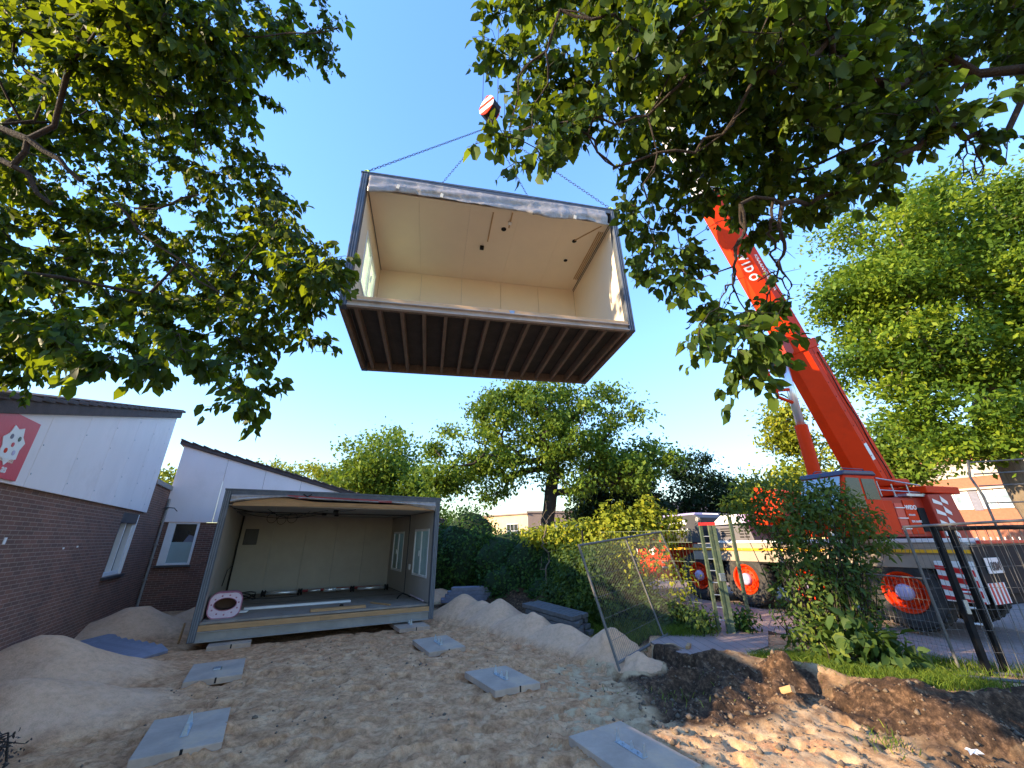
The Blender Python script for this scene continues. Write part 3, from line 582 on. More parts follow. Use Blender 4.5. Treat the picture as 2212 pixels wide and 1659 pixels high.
# --- the hanging unit
W1, D1 = 5.19, 2.54
HU = thing('cabin_unit', 'cream-lined open cabin unit hanging from four crane chains', 'cabin', (-2.7845, 5.3339, 5.5402), (-.03, -.0126, .2009), 'open-fronted cabin units', frame='local')
shell(HU, W1, D1, 3.0, True)
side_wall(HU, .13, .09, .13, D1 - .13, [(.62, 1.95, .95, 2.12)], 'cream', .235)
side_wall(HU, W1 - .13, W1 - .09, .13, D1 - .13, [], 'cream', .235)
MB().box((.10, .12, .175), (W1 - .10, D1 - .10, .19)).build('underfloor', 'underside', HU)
for k in range(14):
    x = .22 + k * .3665; MB().box((x, .10, .02), (x + .06, D1 - .11, .174)).build('joist', 'wood_dark', HU, .003)
MB().box((.1, .036, .01), (W1 - .1, .10, .12)).build('rim_joist', 'wood_dark', HU, .003)
sheet(HU, [(.16, 2.93), (1.5, 2.93), (3.2, 2.92), (4.95, 2.93)], lambda x: np.interp(x, [0, .3, .8, 2, 3.5, 4.5, 5], [.42, .38, .33, .33, .40, .33, .38]), -.015, seed=4)
mb = MB()
for x, z in ((.68, 2.76), (1.5, 2.70), (4.2, 2.64)):
    mb.prism([(x, -.06, z), (x + .05, -.06, z - .02), (x + .035, -.06, z - .12), (x - .02, -.06, z - .10)], (0, .012, 0))
mb.build('tape_scrap', 'cream_band', HU)
mb = MB()
for a, c_, d_, e_ in ((2.56, .20, 1.02, 2), (2.95, .14, .55, 2)): mb.box((a - .012, c_, 2.652), (a + .012, d_, 2.671))
mb.prism([(4.46, .66, 2.655), (4.48, .66, 2.655), (4.90, .16, 2.655), (4.88, .16, 2.655)], (0, 0, .016)); mb.build('batten', 'tan', HU)
mb = MB(); [mb.box((W1 - .20 - k * .045, .32, 2.650), (W1 - .185 - k * .045, 1.95, 2.671)) for k in range(3)]; mb.build('cable_tray', 'tan', HU)
for x, y, r in ((2.85, .61, .055), (4.47, .68, .05), (4.48, 1.32, .045)): MB().lathe((x, y, 2.668), (0, 0, -1), [(r, 0), (r, .006), (r * .8, .008), (0, .008)], 20).build('ceiling_hole', 'black', HU)
MB().box((2.41, 1.17, 2.60), (2.50, 1.25, 2.671)).build('junction_box', 'black', HU, .008)
MB().box((2.91, .36, 2.625), (2.98, .44, 2.651)).build('junction_box', 'white', HU, .008)
mb = MB(); mb.box((W1 - .135, .13, 2.61), (W1 - .128, D1 - .13, 2.625)); mb.build('wall_gap', 'black', HU)
mb = MB(); mb.prism([(2.80, -.012, .19), (2.90, -.012, .19), (2.88, -.012, .12), (2.82, -.012, .12)], (0, .01, 0)); mb.build('hinge_plate', 'steel', HU)
for x, y in ((.06, .06), (W1 - .06, .06), (.06, D1 - .06), (W1 - .06, D1 - .06)):
    mb = MB(); mb.box((x - .05, y - .05, 3.0), (x + .05, y + .05, 3.06)); mb.build('lifting_lug', 'steel', HU, .005)
m_shk = plain('lime_shackle', (.45, .72, .05), .4); M['lime'] = m_shk
HM = HU.rotation_euler.to_matrix(); hw = lambda p: HM @ Vector(p) + Vector(HU.location)
# --- the standing pair of units
W2, D2_ = 5.13, 5.0
GU = thing('cabin_unit', 'grey open cabin unit standing on concrete slabs before the school', 'cabin', (-6.54, 9.15, .11), (0, 0, TH), 'open-fronted cabin units', frame='local')
shell(GU, W2, D2_, 3.0, False)
side_wall(GU, .13, .09, .13, D2_ - .13, [], 'cream_dull', .345)
side_wall(GU, W2 - .13, W2 - .09, .13, D2_ - .13, [(.42, 1.78, .95, 2.18), (3.08, 4.42, .95, 2.14)], 'cream_dull', .345)
mb = MB(); mb.box((W2 - .145, 2.44, .345), (W2 - .128, 2.49, 2.67)); mb.box((.13, 2.44, 2.64), (W2 - .13, 2.49, 2.672)); mb.box((.13, 2.46, .345), (W2 - .13, 2.50, .352)); mb.build('module_joint', 'darkgrey', GU)
mb = MB(); mb.box((W2 - .135, 2.0, 1.05), (W2 - .17, 2.14, 1.2)); mb.build('socket_box', 'white', GU, .006)
MB().box((.30, D2_ - .17, 1.78), (.68, D2_ - .13, 2.26)).build('fuse_box', 'darkgrey', GU, .01)
mb = MB(); mb.prism([(.2, .02, 2.72), (.9, .02, 2.86), (1.3, .02, 2.86), (1.9, .02, 2.80), (3.6, .02, 2.80), (4.4, .02, 2.80), (4.95, .02, 2.72), (4.95, .02, 2.68), (2.5, .02, 2.70), (.2, .02, 2.66)], (0, .06, 0)); mb.build('header_timber', 'wood', GU, .004)
mb = MB(); mb.prism([(1.22, -.02, 2.935), (3.75, -.02, 2.90), (3.75, -.02, 2.84), (2.2, -.02, 2.86), (1.45, -.02, 2.86)], (0, .012, 0)); mb.build('red_strip', 'red', GU)
sheet(GU, [(.14, 2.90), (1.3, 2.92), (1.5, 2.90)], lambda x: np.interp(x, [0, .3, 1.2, 1.5], [.20, .14, .035, .02]), -.01, seed=8)
sheet(GU, [(3.4, 2.90), (4.2, 2.90), (4.99, 2.90)], lambda x: np.interp(x, [3.3, 4.2, 4.7, 5], [.03, .10, .18, .22]), -.01, seed=12)
sheet(GU, [(1.5, 2.90), (2.4, 2.885), (3.4, 2.87)], lambda x: x * 0 + .035, -.03, seed=15)
mb = MB(); mb.path([(1.6, -.01, 2.97), (1.69, -.04, 2.91), (1.78, -.01, 2.97)], .014); mb.build('roof_hook', 'black', GU)
def curve_pts(a, b_, sag, k=12, wob=0, sd=0):
    rg = random.Random(sd); a, b_ = Vector(a), Vector(b_)
    return [a.lerp(b_, i / k) + Vector((rg.uniform(-wob, wob), rg.uniform(-wob, wob), -sag * 4 * (i / k) * (1 - i / k))) for i in range(k + 1)]
for args in (((.2, .6, 2.64), (2.3, .9, 2.66), .12, 14, .02, 1), ((.2, 1.2, 2.64), (2.7, 2.0, 2.66), .09, 14, .02, 2), ((.9, .9, 2.66), (1.9, 1.3, 2.66), .2, 12, .03, 3), ((.3, 2.8, 2.64), (2.2, 3.2, 2.66), .12, 14, .03, 4), ((2.42, .7, 2.66), (2.9, .15, 2.66), .03, 8, .01, 5)):
    MB().path(curve_pts(*args), .008).build('ceiling_cable', 'black', GU)
for x, y in ((1.0, 2.2), (1.5, 2.0), (1.25, 3.4)):
    MB().path([(x + .12 * math.cos(a) , y + .02 * a, 2.5 + .13 * math.sin(a)) for a in np.linspace(-.4, 6.0, 18)], .007).build('cable_loop', 'black', GU)
for x, y in ((2.42, .72), (2.28, 2.3), (2.66, 2.6)): MB().box((x, y, 2.60), (x + .12, y + .10, 2.668)).build('junction_box', 'black', GU, .008)
mb = MB(); mb.tube((.17, D2_ - .16, .36), (.17, D2_ - .16, 2.66), .022); mb.path([(.17, D2_ - .16, 1.2), (.19, 3.0, 1.15), (.18, 2.6, .8)], .01); mb.build('conduit', 'black', GU)
mb = MB(); mb.tube((W2 - .22, .25, .40), (W2 - .22, 1.5, .42), .018); mb.build('heating_pipe', 'toywhite', GU)
# things lying in the unit
GM = Matrix.Rotation(TH, 3, 'Z'); gw = lambda x, y, z=.347: GM @ Vector((x, y, z)) + Vector((-6.54, 9.15, .11))
def in_unit(name, label, cat, x, y, rz_=0, z=.347, group=None): return thing(name, label, cat, gw(x, y, z), (0, 0, TH + rz_), group, frame='local')
t = in_unit('play_tunnel', 'pink play tunnel with an oval opening lying in the grey cabin', 'toy', .18, .42, R_(2))
def rrect(w_, h_, r, k=6):
    o = []
    for cx, cz, a0 in ((w_ / 2 - r, h_ - r, 0), (-w_ / 2 + r, h_ - r, 90), (-w_ / 2 + r, r, 180), (w_ / 2 - r, r, 270)):
        for i in range(k + 1): a = R_(a0 + 90 * i / k); o.append((cx + r * math.cos(a), cz + r * math.sin(a)))
    return o
outer = rrect(.60, .50, .16); n_ = len(outer); inner = [(.21 * math.cos(2 * math.pi * i / n_ + .0), .27 + .125 * math.sin(2 * math.pi * i / n_ + .0)) for i in range(n_)]
# align inner ring start with outer ring start
outer = outer[:]
V_ = [(x + .3, 0, z) for x, z in outer] + [(x + .3, 0, z) for x, z in inner] + [(x + .3, .40, z) for x, z in inner] + [(x + .3, .42, z) for x, z in outer]
q = lambda a, b_: [(a + i, a + (i + 1) % n_, b_ + (i + 1) % n_, b_ + i) for i in range(n_)]
MB().add(V_[:2 * n_], q(0, n_)).build('front_rim', 'toywhite', t); MB().add(V_[n_:3 * n_], q(0, n_)).build('lining', 'toyinner', t); MB().add(V_[3 * n_:] + V_[:n_], q(0, n_)).build('sleeve', 'pink', t)
mb = MB(); mb.path([V_[i] for i in range(n_)] + [V_[0]], .012); mb.path([V_[i] for i in range(n_, 2 * n_)] + [V_[n_]], .008); mb.build('piping', 'pink', t)
mb = MB(); mb.add([V_[i] for i in range(2 * n_, 3 * n_)], [tuple(range(n_))]); mb.build('back_panel', 'toyinner', t)
mb = MB()
for k in range(11): a = 2 * math.pi * k / 11 + .2; mb.lathe((.3 + .25 * math.cos(a), -.001, .255 + .19 * math.sin(a)), (0, -1, 0), [(.018, 0), (.018, .002), (0, .002)], 8)
mb.build('printed_fruit', 'pink', t)
t = in_unit('steel_pipe', 'long chromed pipe with dark couplings lying along the cabin rear', 'pipe', 1.1, 3.8, R_(-3.5), group='pipes in the standing cabin')
mb = MB(); mb.tube((.1, 0, .10), (1.0, 0, .10), .045, n=14); mb.tube((1.25, .02, .11), (1.6, .02, .11), .03, n=14); mb.tube((1.7, .02, .11), (2.05, .02, .11), .06, n=14); mb.tube((2.05, .02, .11), (2.45, .02, .11), .032, n=14); mb.tube((2.7, 0, .10), (3.55, 0, .10), .045, n=14); mb.build('tube', 'chrome', t, smooth=True)
mb = MB()
for x in (.05, 1.02, 2.52, 3.58): mb.lathe((x - .05, 0, .10), (1, 0, 0), [(.05, 0), (.09, .01), (.09, .04), (.06, .05), (.06, .08), (.09, .09), (.09, .12), (.05, .13)], 16)
mb.build('coupling', 'black', t)
t = in_unit('pipe_insulation', 'dark red bundled hose lying behind the chromed pipe', 'hose', 1.3, 4.1, R_(-2))
MB().path(curve_pts((0, 0, .06), (3.3, .05, .08), -.02, 16, .02, 9), .035, 8).build('hose', 'red', t)
t = in_unit('cable_tangle', 'tangle of black cable on the cabin floor behind the play tunnel', 'cable', .7, 3.3)
rg = random.Random(5); MB().path([Vector((.25 * math.cos(a * 1.3) + .05 * rg.random(), .2 * math.sin(a) + .05 * rg.random(), .02 + .18 * abs(math.sin(a * .7)))) for a in np.linspace(0, 22, 90)] + [Vector((.5, .05, .012)), Vector((1.0, .1, .012)), Vector((1.4, .2, .012))], .008, 5).build('cable', 'black', t)
t = in_unit('white_trim_board', 'long white trim board lying across the grey cabin floor', 'board', .82, 1.40, R_(1))
MB().box((0, 0, 0), (2.45, .16, .05)).box((.1, .165, 0), (2.40, .28, .028)).build('board', 'white', t, .004)
t = in_unit('white_trim_end', 'short bent white trim piece beside the play tunnel', 'board', .66, .98, R_(18)); MB().prism([(0, 0, 0), (.25, 0, 0), (.30, 0, .03), (.05, 0, .03)], (0, .22, 0)).build('board', 'white', t, .003)
t = in_unit('timber_plank', 'pale timber plank lying just inside the cabin sill', 'plank', 2.2, .22, R_(1)); MB().box((0, 0, 0), (1.25, .16, .06)).build('plank', 'wood', t, .004)
t = in_unit('timber_batten', 'short thin batten lying askew near the cabin window', 'batten', 3.68, .95, R_(-62)); MB().box((0, 0, 0), (.75, .06, .035)).build('batten', 'wood', t, .003)
t = in_unit('black_clamp', 'small black fitting lying between the boards in the cabin', 'fitting', 2.95, .80); MB().lathe((0, 0, 0), (0, 0, 1), [(.0, 0), (.05, 0), (.05, .03), (.03, .05), (0, .05)], 12).build('clamp', 'black', t)
t = in_unit('short_hose', 'short black hose end lying under the cabin window', 'hose', 4.5, 1.35); MB().path([Vector((.0, 0, .02)), Vector((.08, .12, .06)), Vector((.18, .15, .12)), Vector((.28, .1, .09)), Vector((.40, .05, .03))], .02, 8).build('hose', 'black', t)
# ------------------------------------------------------------------ concrete slabs with anchor brackets
def slab(x, y, rz_, label, br, tilt=(0, 0), z=None):
    z = gz(x, y) - .005 if z is None else z
    t = thing('concrete_slab', label, 'slab', (x, y, z), (R_(tilt[0]), R_(tilt[1]), rz_), 'concrete foundation slabs', frame='local')
    MB().box((-.375, -.525, 0), (.375, .525, .085)).build('slab', 'concrete', t, .007)
    mb = MB(); mb.box((.02, -.5262, .015), (.045, -.515, .087)); mb.build('edge_notch', 'black', t)
    if br:
        b_ = thing_local(t, br)
    return t
def thing_local(t, kind):
    mb = MB()
    if kind == 'up':
        mb.box((-.035, -.19, .0852), (.035, .19, .092))
        for y in (-.185, -.02, .175):
            mb.prism([(-.03, y, .092), (.03, y, .092), (.008, y, .20 if y != -.02 else .16), (-.008, y, .20 if y != -.02 else .16)], (0, .006, 0))
        mb.tube((0, .10, .09), (0, .10, .11), .014, n=6); mb.tube((0, -.10, .09), (0, -.10, .11), .014, n=6)
        return mb.build('anchor_bracket', 'steel', t, .002)
    mb.box((-.05, -.07, .0852), (.05, .07, .105)); o = mb.build('anchor_plate', 'steel', t, .003)
    MB().box((.05, -.07, .0855), (.062, .07, .10)).build('plate_edge', 'lime' if False else 'green_metal', t); return o
YW = R_(30)
slab(-3.64, 5.45, YW, 'grey slab with an upright steel bracket, nearest the sand heaps by the school', 'up')
slab(-4.85, 7.65, YW, 'grey slab with a small flat teal-edged plate, before the standing cabin', 'flat')
slab(1.17, 4.98, YW, 'large grey slab with bracket at the edge of the dug earth, nearest the camera', 'up', (1, 0))
slab(-.19, 7.20, YW, 'grey slab with bracket beside the foot of the long sand ridge', 'up', (-1, 1))
slab(-1.52, 9.30, YW, 'pale slab with bracket between the cabin corner and the sand ridge', 'up', (1, -1))
slab(-6.0, 9.72, YW, 'slab half under the left front corner of the standing cabin', None, z=-.01)
slab(-2.62, 11.35, YW, 'slab with bracket under the right front corner of the standing cabin', 'up', z=-.02)
# stacks of stones
t = thing('kerbstone', 'stack of long dark kerbstones lying on the sand ridge', 'kerbstones', (.55, 11.2, .25), (R_(0), R_(4), R_(-47)), frame='local')
rg = random.Random(2)
for r_ in range(4):
    for c_ in range(5):
        x = rg.uniform(0, .16) - .05 * r_ + .04 * c_; mb = MB(); mb.box((x, -c_ * .13, -.05 + r_ * .10), (x + 1.55, -c_ * .13 + .105, .035 + r_ * .10)); mb.build('kerbstone', 'kerbstone', t, .008)
t = thing('kerbstone', 'blue-grey kerbstones stacked beside the right end of the standing cabin', 'kerbstones', (-2.35, 14.4, .14), (0, 0, R_(14)), frame='local')
for r_ in range(4):
    for c_ in range(4 - r_ // 2):
        x = rg.uniform(0, .10) + .1 * r_; MB().box((x, -.2 + c_ * .13, -.02 + r_ * .11), (x + 1.5, -.2 + c_ * .13 + .12, .085 + r_ * .11)).build('kerbstone', 'bluestone', t, .008)
for k in range(8):
    p = Vector((-8.60, 9.45, 0)).lerp(Vector((-6.95, 8.72, 0)), k / 7); p.z = gz(p.x, p.y) + .05
    t = thing('paving_stone', 'bluish paving stone in the slanting shingled row on the sand by the brick wall', 'paving stone', p, (R_(6), R_(17), R_(-24)), 'leaning row of bluish paving stones', frame='local')
    MB().box((-.15, -.30, -.03), (.15, .30, .03)).build('stone', 'bluestone', t, .008)
t = thing('wooden_stake', 'short pale wooden stake beside the left corner of the standing cabin', 'stake', (-7.1, 9.7, .05)); MB().tube((-7.1, 9.7, 0), (-7.08, 9.72, .38), .02, .018, 4).build('stake', 'wood', t)
t = thing('wooden_block', 'small loose timber block on the pavement by the gate', 'block', (3.05, 8.0, .28), (R_(0), R_(0), R_(60)), frame='local'); MB().box((-.14, -.03, -.01), (.14, .03, .035)).build('block', 'wood', t, .004)
t = thing('wooden_block', 'pale timber offcut stuck in the orange-lit earth bank', 'block', (3.62, 6.35, gz(3.62, 6.35)), (R_(20), R_(25), R_(110)), frame='local'); MB().box((-.14, -.035, -.02), (.14, .035, .06)).build('block', 'wood', t, .004)
# crumpled white litter
t = thing('litter', 'crumpled white paper scrap on the sunlit earth', 'litter', (4.62, 5.02, gz(4.62, 5.02)))
rg = np.random.default_rng(1); mb = MB(); P_ = [Vector((4.62, 5.02, gz(4.62, 5.02) + .035)) + Vector(rg.normal(size=3) * (.035, .035, .018)) for _ in range(14)]
for _ in range(16): i, j, k = rg.choice(14, 3, replace=False); mb.add([P_[i], P_[j], P_[k]], [(0, 1, 2)])
mb.build('scrap', 'white', t)
# loose earth clods and pebbles: nobody could count them
rg = np.random.default_rng(11); mb = MB(); NN = 2600
cx = np.concatenate([rg.uniform(1.6, 6.5, 1700), rg.uniform(-5, 3.5, 900)]); cy = np.concatenate([rg.uniform(4.3, 7.6, 1700), rg.uniform(4.4, 10, 900)])
hh, sm_, sa_, up_, uu_ = height(cx, cy); ok = (up_ < .6) & ((sm_ > .25) | (rg.random(NN) < .35)) & (sa_ < .05); cx, cy, hh = cx[ok], cy[ok], hh[ok]; nn = len(cx)
ico = np.array([(0, 0, 1), (.9, 0, .2), (.2, .9, .3), (-.8, .4, .1), (-.5, -.8, .25), (.4, -.8, .2), (0, 0, -.6)]); tri = np.array([(0, 1, 2), (0, 2, 3), (0, 3, 4), (0, 4, 5), (0, 5, 1), (6, 2, 1), (6, 3, 2), (6, 4, 3), (6, 5, 4), (6, 1, 5)])
sz = rg.uniform(.006, .022, nn) * (1 + 1.3 * (rg.random(nn) > .93)); ang = rg.random(nn) * 6.28; jit = rg.uniform(.7, 1.3, (nn, 7, 3)); B_ = ico[None] * jit * sz[:, None, None]
c_, s_ = np.cos(ang)[:, None], np.sin(ang)[:, None]; B_ = np.stack([B_[..., 0] * c_ - B_[..., 1] * s_, B_[..., 0] * s_ + B_[..., 1] * c_, B_[..., 2]], 2) + np.stack([cx, cy, hh], 1)[:, None]
M['clod'] = plain('earth_clod', (.17, .125, .085), .95, var=.6, scale=9, bmp=.004)
o = npmesh('dirt_clods', B_.reshape(-1, 3), (np.arange(nn)[:, None, None] * 7 + tri[None]).reshape(-1, 3), 'clod'); tag(o, 'small loose clods strewn over the dug earth and trampled sand', 'clods', kind='stuff')
# ------------------------------------------------------------------ hook block, ropes, chains
HK = Vector((-.57, 7.2, 12.25)); TIP = Vector((-.62, 7.2, 31.6))
hb = thing('hook_block', 'red and white striped crane hook block above the hanging cabin', 'hook block', HK)
Fh = lambda p: HK + Vector((p[0] * .80 + p[1] * .6, -p[0] * .6 + p[1] * .80, p[2]))
prof = [(.0, .42), (.13, .48), (.24, .62), (.26, .82), (.17, 1.0), (.02, 1.12), (-.14, 1.02), (-.26, .84), (-.24, .6), (-.12, .46)]
def strip(z0, z1, y, mat, name='cheek_plate'):
    pts = []
    rows = np.linspace(z0, z1, 5); zz = [.42, .48, .62, .82, 1.0, 1.12]; rw = [0.03, .13, .24, .26, .17, .02]; lw = [-.03, -.13, -.24, -.26, -.15, -.0]
    L_ = [(np.interp(z, zz, rw), z) for z in rows] + [(np.interp(z, zz, lw), z) for z in rows[::-1]]
    MB(Fh).prism([(x, y, z) for x, z in L_], (0, .02, 0)).build(name, mat, hb)
for z0, z1, m_ in ((.42, .58, 'orange'), (.58, .76, 'white'), (.76, .88, 'orange'), (.88, 1.03, 'white'), (1.03, 1.12, 'orange')):
    strip(z0, z1, -.16, m_); strip(z0, z1, .14, m_)
MB(Fh).prism([(x * .97, -.139, .77 + (z - .77) * .95) for x, z in prof], (0, .278, 0)).build('block_body', 'black', hb, .01)
mb = MB(Fh); mb.tube((0, 0, .44), (0, 0, .28), .05, .06, 12); mb.path([Vector((.10 * math.sin(a), 0, .16 + .12 * math.cos(a))) for a in np.linspace(-.3, 4.2, 12)], .032, 10); mb.tube((-.10, 0, .30), (.10, 0, .30), .05, n=10); mb.build('hook', 'black', hb)
rp = thing('hoist_rope', 'thin dark wire hoist ropes rising from the hook block', 'rope', HK + Vector((0, 0, 1)))
for dx in (-.21, .21):
    a = HK + Vector((dx, 0, .9)); MB().tube(a, Vector((TIP.x + dx * 1.0, TIP.y, TIP.z - .3)), .010, n=6).build('rope', 'navy', rp)
def chain(name, a, b_, label):
    t = thing(name, label, 'chain', a, group='sling chains of the hanging cabin'); a, b_ = Vector(a), Vector(b_); n_ = int((b_ - a).length / .076); mb = MB(); d = (b_ - a).normalized(); x = d.orthogonal().normalized(); y = d.cross(x)
    for i in range(n_):
        c = a.lerp(b_, (i + .5) / n_); s_ = x if i % 2 else y; h = .046
        r = [c + d * h + s_ * .008, c + d * h * .5 + s_ * .018, c - d * h * .5 + s_ * .018, c - d * h + s_ * .008, c - d * h - s_ * .008, c - d * h * .5 - s_ * .018, c + d * h * .5 - s_ * .018, c + d * h - s_ * .008]
        mb.path(r + [r[0]], .0052, 4)
    mb.build('links', 'navy', t); return t
for (x, y), lb in (((.07, .06), 'chain from the hook to the upper left front corner with lime shackle'), ((.07, D1 - .07), 'chain from the hook down behind the roof edge, left rear corner'), ((W1 - .07, D1 - .07), 'chain from the hook to the right rear roof corner, partly behind leaves'), ((W1 - .07, .06), 'chain from the hook to the right front roof corner among the leaves')):
    e = hw((x, y, 3.10)); chain('lifting_chain', HK + Vector((0, 0, .06)), e, lb)
    sh = thing('shackle', 'lime green lifting shackle on the ' + ('left front' if (x < 1 and y < 1) else 'left rear' if x < 1 else 'right rear' if y > 1 else 'right front') + ' roof corner of the hanging cabin', 'shackle', e, group='lime lifting shackles')
    mb = MB(); mb.path([e + Vector((.05 * math.sin(a), 0, -.02 + .05 * math.cos(a))) for a in np.linspace(0, 6.283, 13)], .018, 8); mb.tube(e + Vector((-.07, 0, -.06)), e + Vector((.07, 0, -.06)), .02); mb.build('bow', 'lime', sh)
# ------------------------------------------------------------------ mobile crane
T_ = Vector((.392, -.92, 0)).normalized(); N_ = Vector((-T_.y, T_.x, 0)); O_ = Vector((6.47, 12.13, .262))
Ft = lambda p: O_ + T_ * p[0] + N_ * p[1] + Vector((0, 0, p[2] + .012 * p[0]))      # s along truck (rear +), n away from camera, z
CR = thing('mobile_crane', 'orange mobile crane with raised boom standing in the street', 'crane', O_ + N_ * 1.3 + T_ * 1)
cb = MB(Ft); cb.box((-1.7, .05, 1.36), (4.75, 2.6, 1.62)); cb.build('chassis_deck', 'beige', CR, .02)
mb = MB(Ft); mb.box((-2.7, .5, .55), (4.7, 2.1, 1.2)); mb.build('chassis', 'black', CR, .03)
mb = MB(Ft); mb.box((-1.7, .02, 1.16), (4.75, .048, 1.40)); mb.build('side_skirt', 'beige', CR, .006)
mb = MB(Ft); mb.box((-2.7, .0, 1.44), (4.76, .018, 1.50)); mb.build('reflective_stripe', 'yellow', CR)
mb = MB(Ft)
for k in range(24): mb.box((-2.7 + k * .31, -.003, 1.44), (-2.69 + k * .31, .0, 1.50))
mb.build('stripe_seam', 'beige', CR)
mb = MB(Ft); mb.box((-1.0, .03, 1.625), (4.7, .7, 1.70)); mb.build('walkway', 'white_paint', CR, .01)
text('lettering', '3 a a', 'beige', CR, Ft((.6, .028, 1.640)), T_, (0, 0, 1), .07)
wheelp = dict(tyre=[(.36, -.16), (.50, -.19), (.62, -.17), (.675, -.11), (.69, 0), (.675, .11), (.62, .17), (.50, .19), (.36, .16)], )
def wheel(s, n, side):
    c = Ft((s, n, .70 - .012 * s * 0)); ax = N_ * (-1 if side < 0 else 1)
    w_ = MB(); w_.lathe(c, ax, wheelp['tyre'], 40)
    for k in range(36):
        a = 2 * math.pi * k / 36
        e1 = T_ * math.cos(a) + Vector((0, 0, math.sin(a)));
        for sg_ in (-1, 1):
            p = c + e1 * .675 + ax * (.06 * sg_); q = c + e1 * .64 + ax * (.185 * sg_); tt = T_ * -math.sin(a) + Vector((0, 0, math.cos(a)))
            w_.add([p - tt * .02, p + tt * .02, q + tt * .025, q - tt * .025, p - tt * .02 + e1 * .022, p + tt * .02 + e1 * .022, q + tt * .025 + e1 * .03, q - tt * .025 + e1 * .03], [(4, 5, 6, 7), (0, 1, 5, 4), (1, 2, 6, 5), (2, 3, 7, 6), (3, 0, 4, 7)])
    wo = w_.build('wheel', 'tyre', CR)
    r = MB(); r.lathe(c, ax, [(.385, .15), (.375, .19), (.34, .18), (.32, .10), (.27, .06), (.25, .10), (.16, .13), (.0, .13)], 32)
    r.build('rim', 'orange', wo, smooth=False)
    h = MB()
    for k in range(10): a = 2 * math.pi * k / 10; p = c + (T_ * math.cos(a) + Vector((0, 0, math.sin(a)))) * .205; h.tube(p + ax * .10, p + ax * .16, .018, n=6)
    for k in range(8): a = 2 * math.pi * k / 8; p = c + (T_ * math.cos(a) + Vector((0, 0, math.sin(a)))) * .295; h.lathe(p + ax * .085, ax, [(.035, 0), (.03, .004), (0, .004)], 10)
    h.build('wheel_nuts', 'orange_dk', wo)
    h = MB(); h.lathe(c, ax, [(.15, .13), (.15, .19), (.13, .23), (.06, .25), (0, .25)], 24); h.build('hub_cap', 'violet', wo, smooth=True)
for s in (-1.63, 0, 1.75, 3.55): wheel(s, .22, -1)
for s in (-1.63, 0, 1.75, 3.55): wheel(s, 2.4, 1)
mb = MB(Ft)
for s in (-1.63, 0, 1.75, 3.55): mb.box((s - .75, .06, 1.12), (s + .75, .6, 1.155))
mb.build('mudguard', 'black', CR)
# driver's cab
mb = MB(Ft); mb.prism([(-1.15, .0, 1.64), (-1.2, 0, 2.40), (-1.45, .0, 2.52), (-4.0, .0, 2.50), (-4.15, .0, 2.3), (-4.2, 0, 1.64)], (0, 1.25, 0)); mb.build('driver_cab', 'darkgrey', CR, .03)
MB(Ft).prism([(-1.4, -.01, 2.50), (-4.0, -.01, 2.49), (-4.0, .1, 2.56), (-1.45, .1, 2.57)], (0, 1.2, 0)).build('cab_roof', 'violet', CR, .01)
mb = MB(Ft); mb.box((-3.42, -.006, 1.95), (-2.1, .003, 2.10)); mb.build('cab_window', 'glass_dk', CR)
mb = MB(Ft); mb.prism([(-2.72, -.02, .85), (-2.72, -.02, 2.25), (-3.0, -.02, 2.25), (-3.25, -.02, 1.95), (-4.35, -.02, 1.85), (-4.4, -.02, .75)], (0, 1.4, 0)); mb.build('cab_nose', 'orange', CR, .04)
mb = MB(Ft); mb.box((-4.5, -.05, .45), (-2.8, 1.4, .78)); mb.build('bumper', 'orange', CR, .04)
mb = MB(Ft); mb.lathe((-3.55, -.022, 1.42), (0, -1, 0), [(.17, 0), (.17, .008), (.145, .008), (.145, .012), (0, .012)], 24)
mb.build('round_badge', 'white_paint', CR)
text('lettering', 'C', 'orange', CR, Ft((-3.63, -.036, 1.35)), T_, (0, 0, 1), .2)
mb = MB(Ft); mb.box((-3.1, -.06, 1.0), (-2.85, -.02, 1.06)); mb.box((-3.1, -.06, .85), (-2.85, -.02, .90)); mb.build('cab_step', 'steel', CR)
text('lettering', '024-3668000', 'white_paint', CR, Ft((-2.62, -.012, 2.22)), T_, (0, 0, 1), .20, ext=.005, bold=.006, xs=.80)
text('lettering', 'www.wido.nl', 'white_paint', CR, Ft((-2.52, -.012, 1.98)), T_, (0, 0, 1), .17, ext=.005, bold=.004, xs=.85)
mb = MB(Ft); c = Vector((-1.32, -.004, 2.35))
mb.path([c + Vector((.055 * math.cos(a), 0, .055 * math.sin(a))) for a in np.linspace(0, 6.283, 19)], .006, 5)
for a in (90, 210, 330): mb.tube(c, c + Vector((.052 * math.cos(R_(a)), 0, .052 * math.sin(R_(a)))), .007, .003, 5)
mb.build('round_emblem', 'white_paint', CR)
# engine cover and side boxes
mb = MB(Ft); mb.prism([(-.95, .06, 1.70), (-.95, .06, 2.12), (.38, .06, 2.10), (.50, .06, 1.70)], (0, 1.5, 0)); mb.build('engine_cover', 'engine', CR, .02)
mb = MB(Ft)
for k in range(4): mb.box((-.55, .046, 1.82 + k * .065), (-.12, .058, 1.845 + k * .065))
for r_ in range(4):
    for c_ in range(2): mb.box((.08 + c_ * .17, .046, 1.78 + r_ * .08), (.21 + c_ * .17, .058, 1.81 + r_ * .08))
mb.build('cooling_slots', 'black', CR)
mb = MB(Ft); mb.prism([(-.95, .12, 2.14), (-.50, .12, 2.42), (.03, .12, 2.42), (.18, .12, 2.17)], (0, .45, 0)); mb.build('white_tank', 'white_paint', CR, .015)
MB(Ft).prism([(.035, .10, 2.42), (.30, .10, 2.40), (.36, .10, 2.17), (.19, .10, 2.17)], (0, .5, 0)).build('tank_end', 'violet', CR, .01)
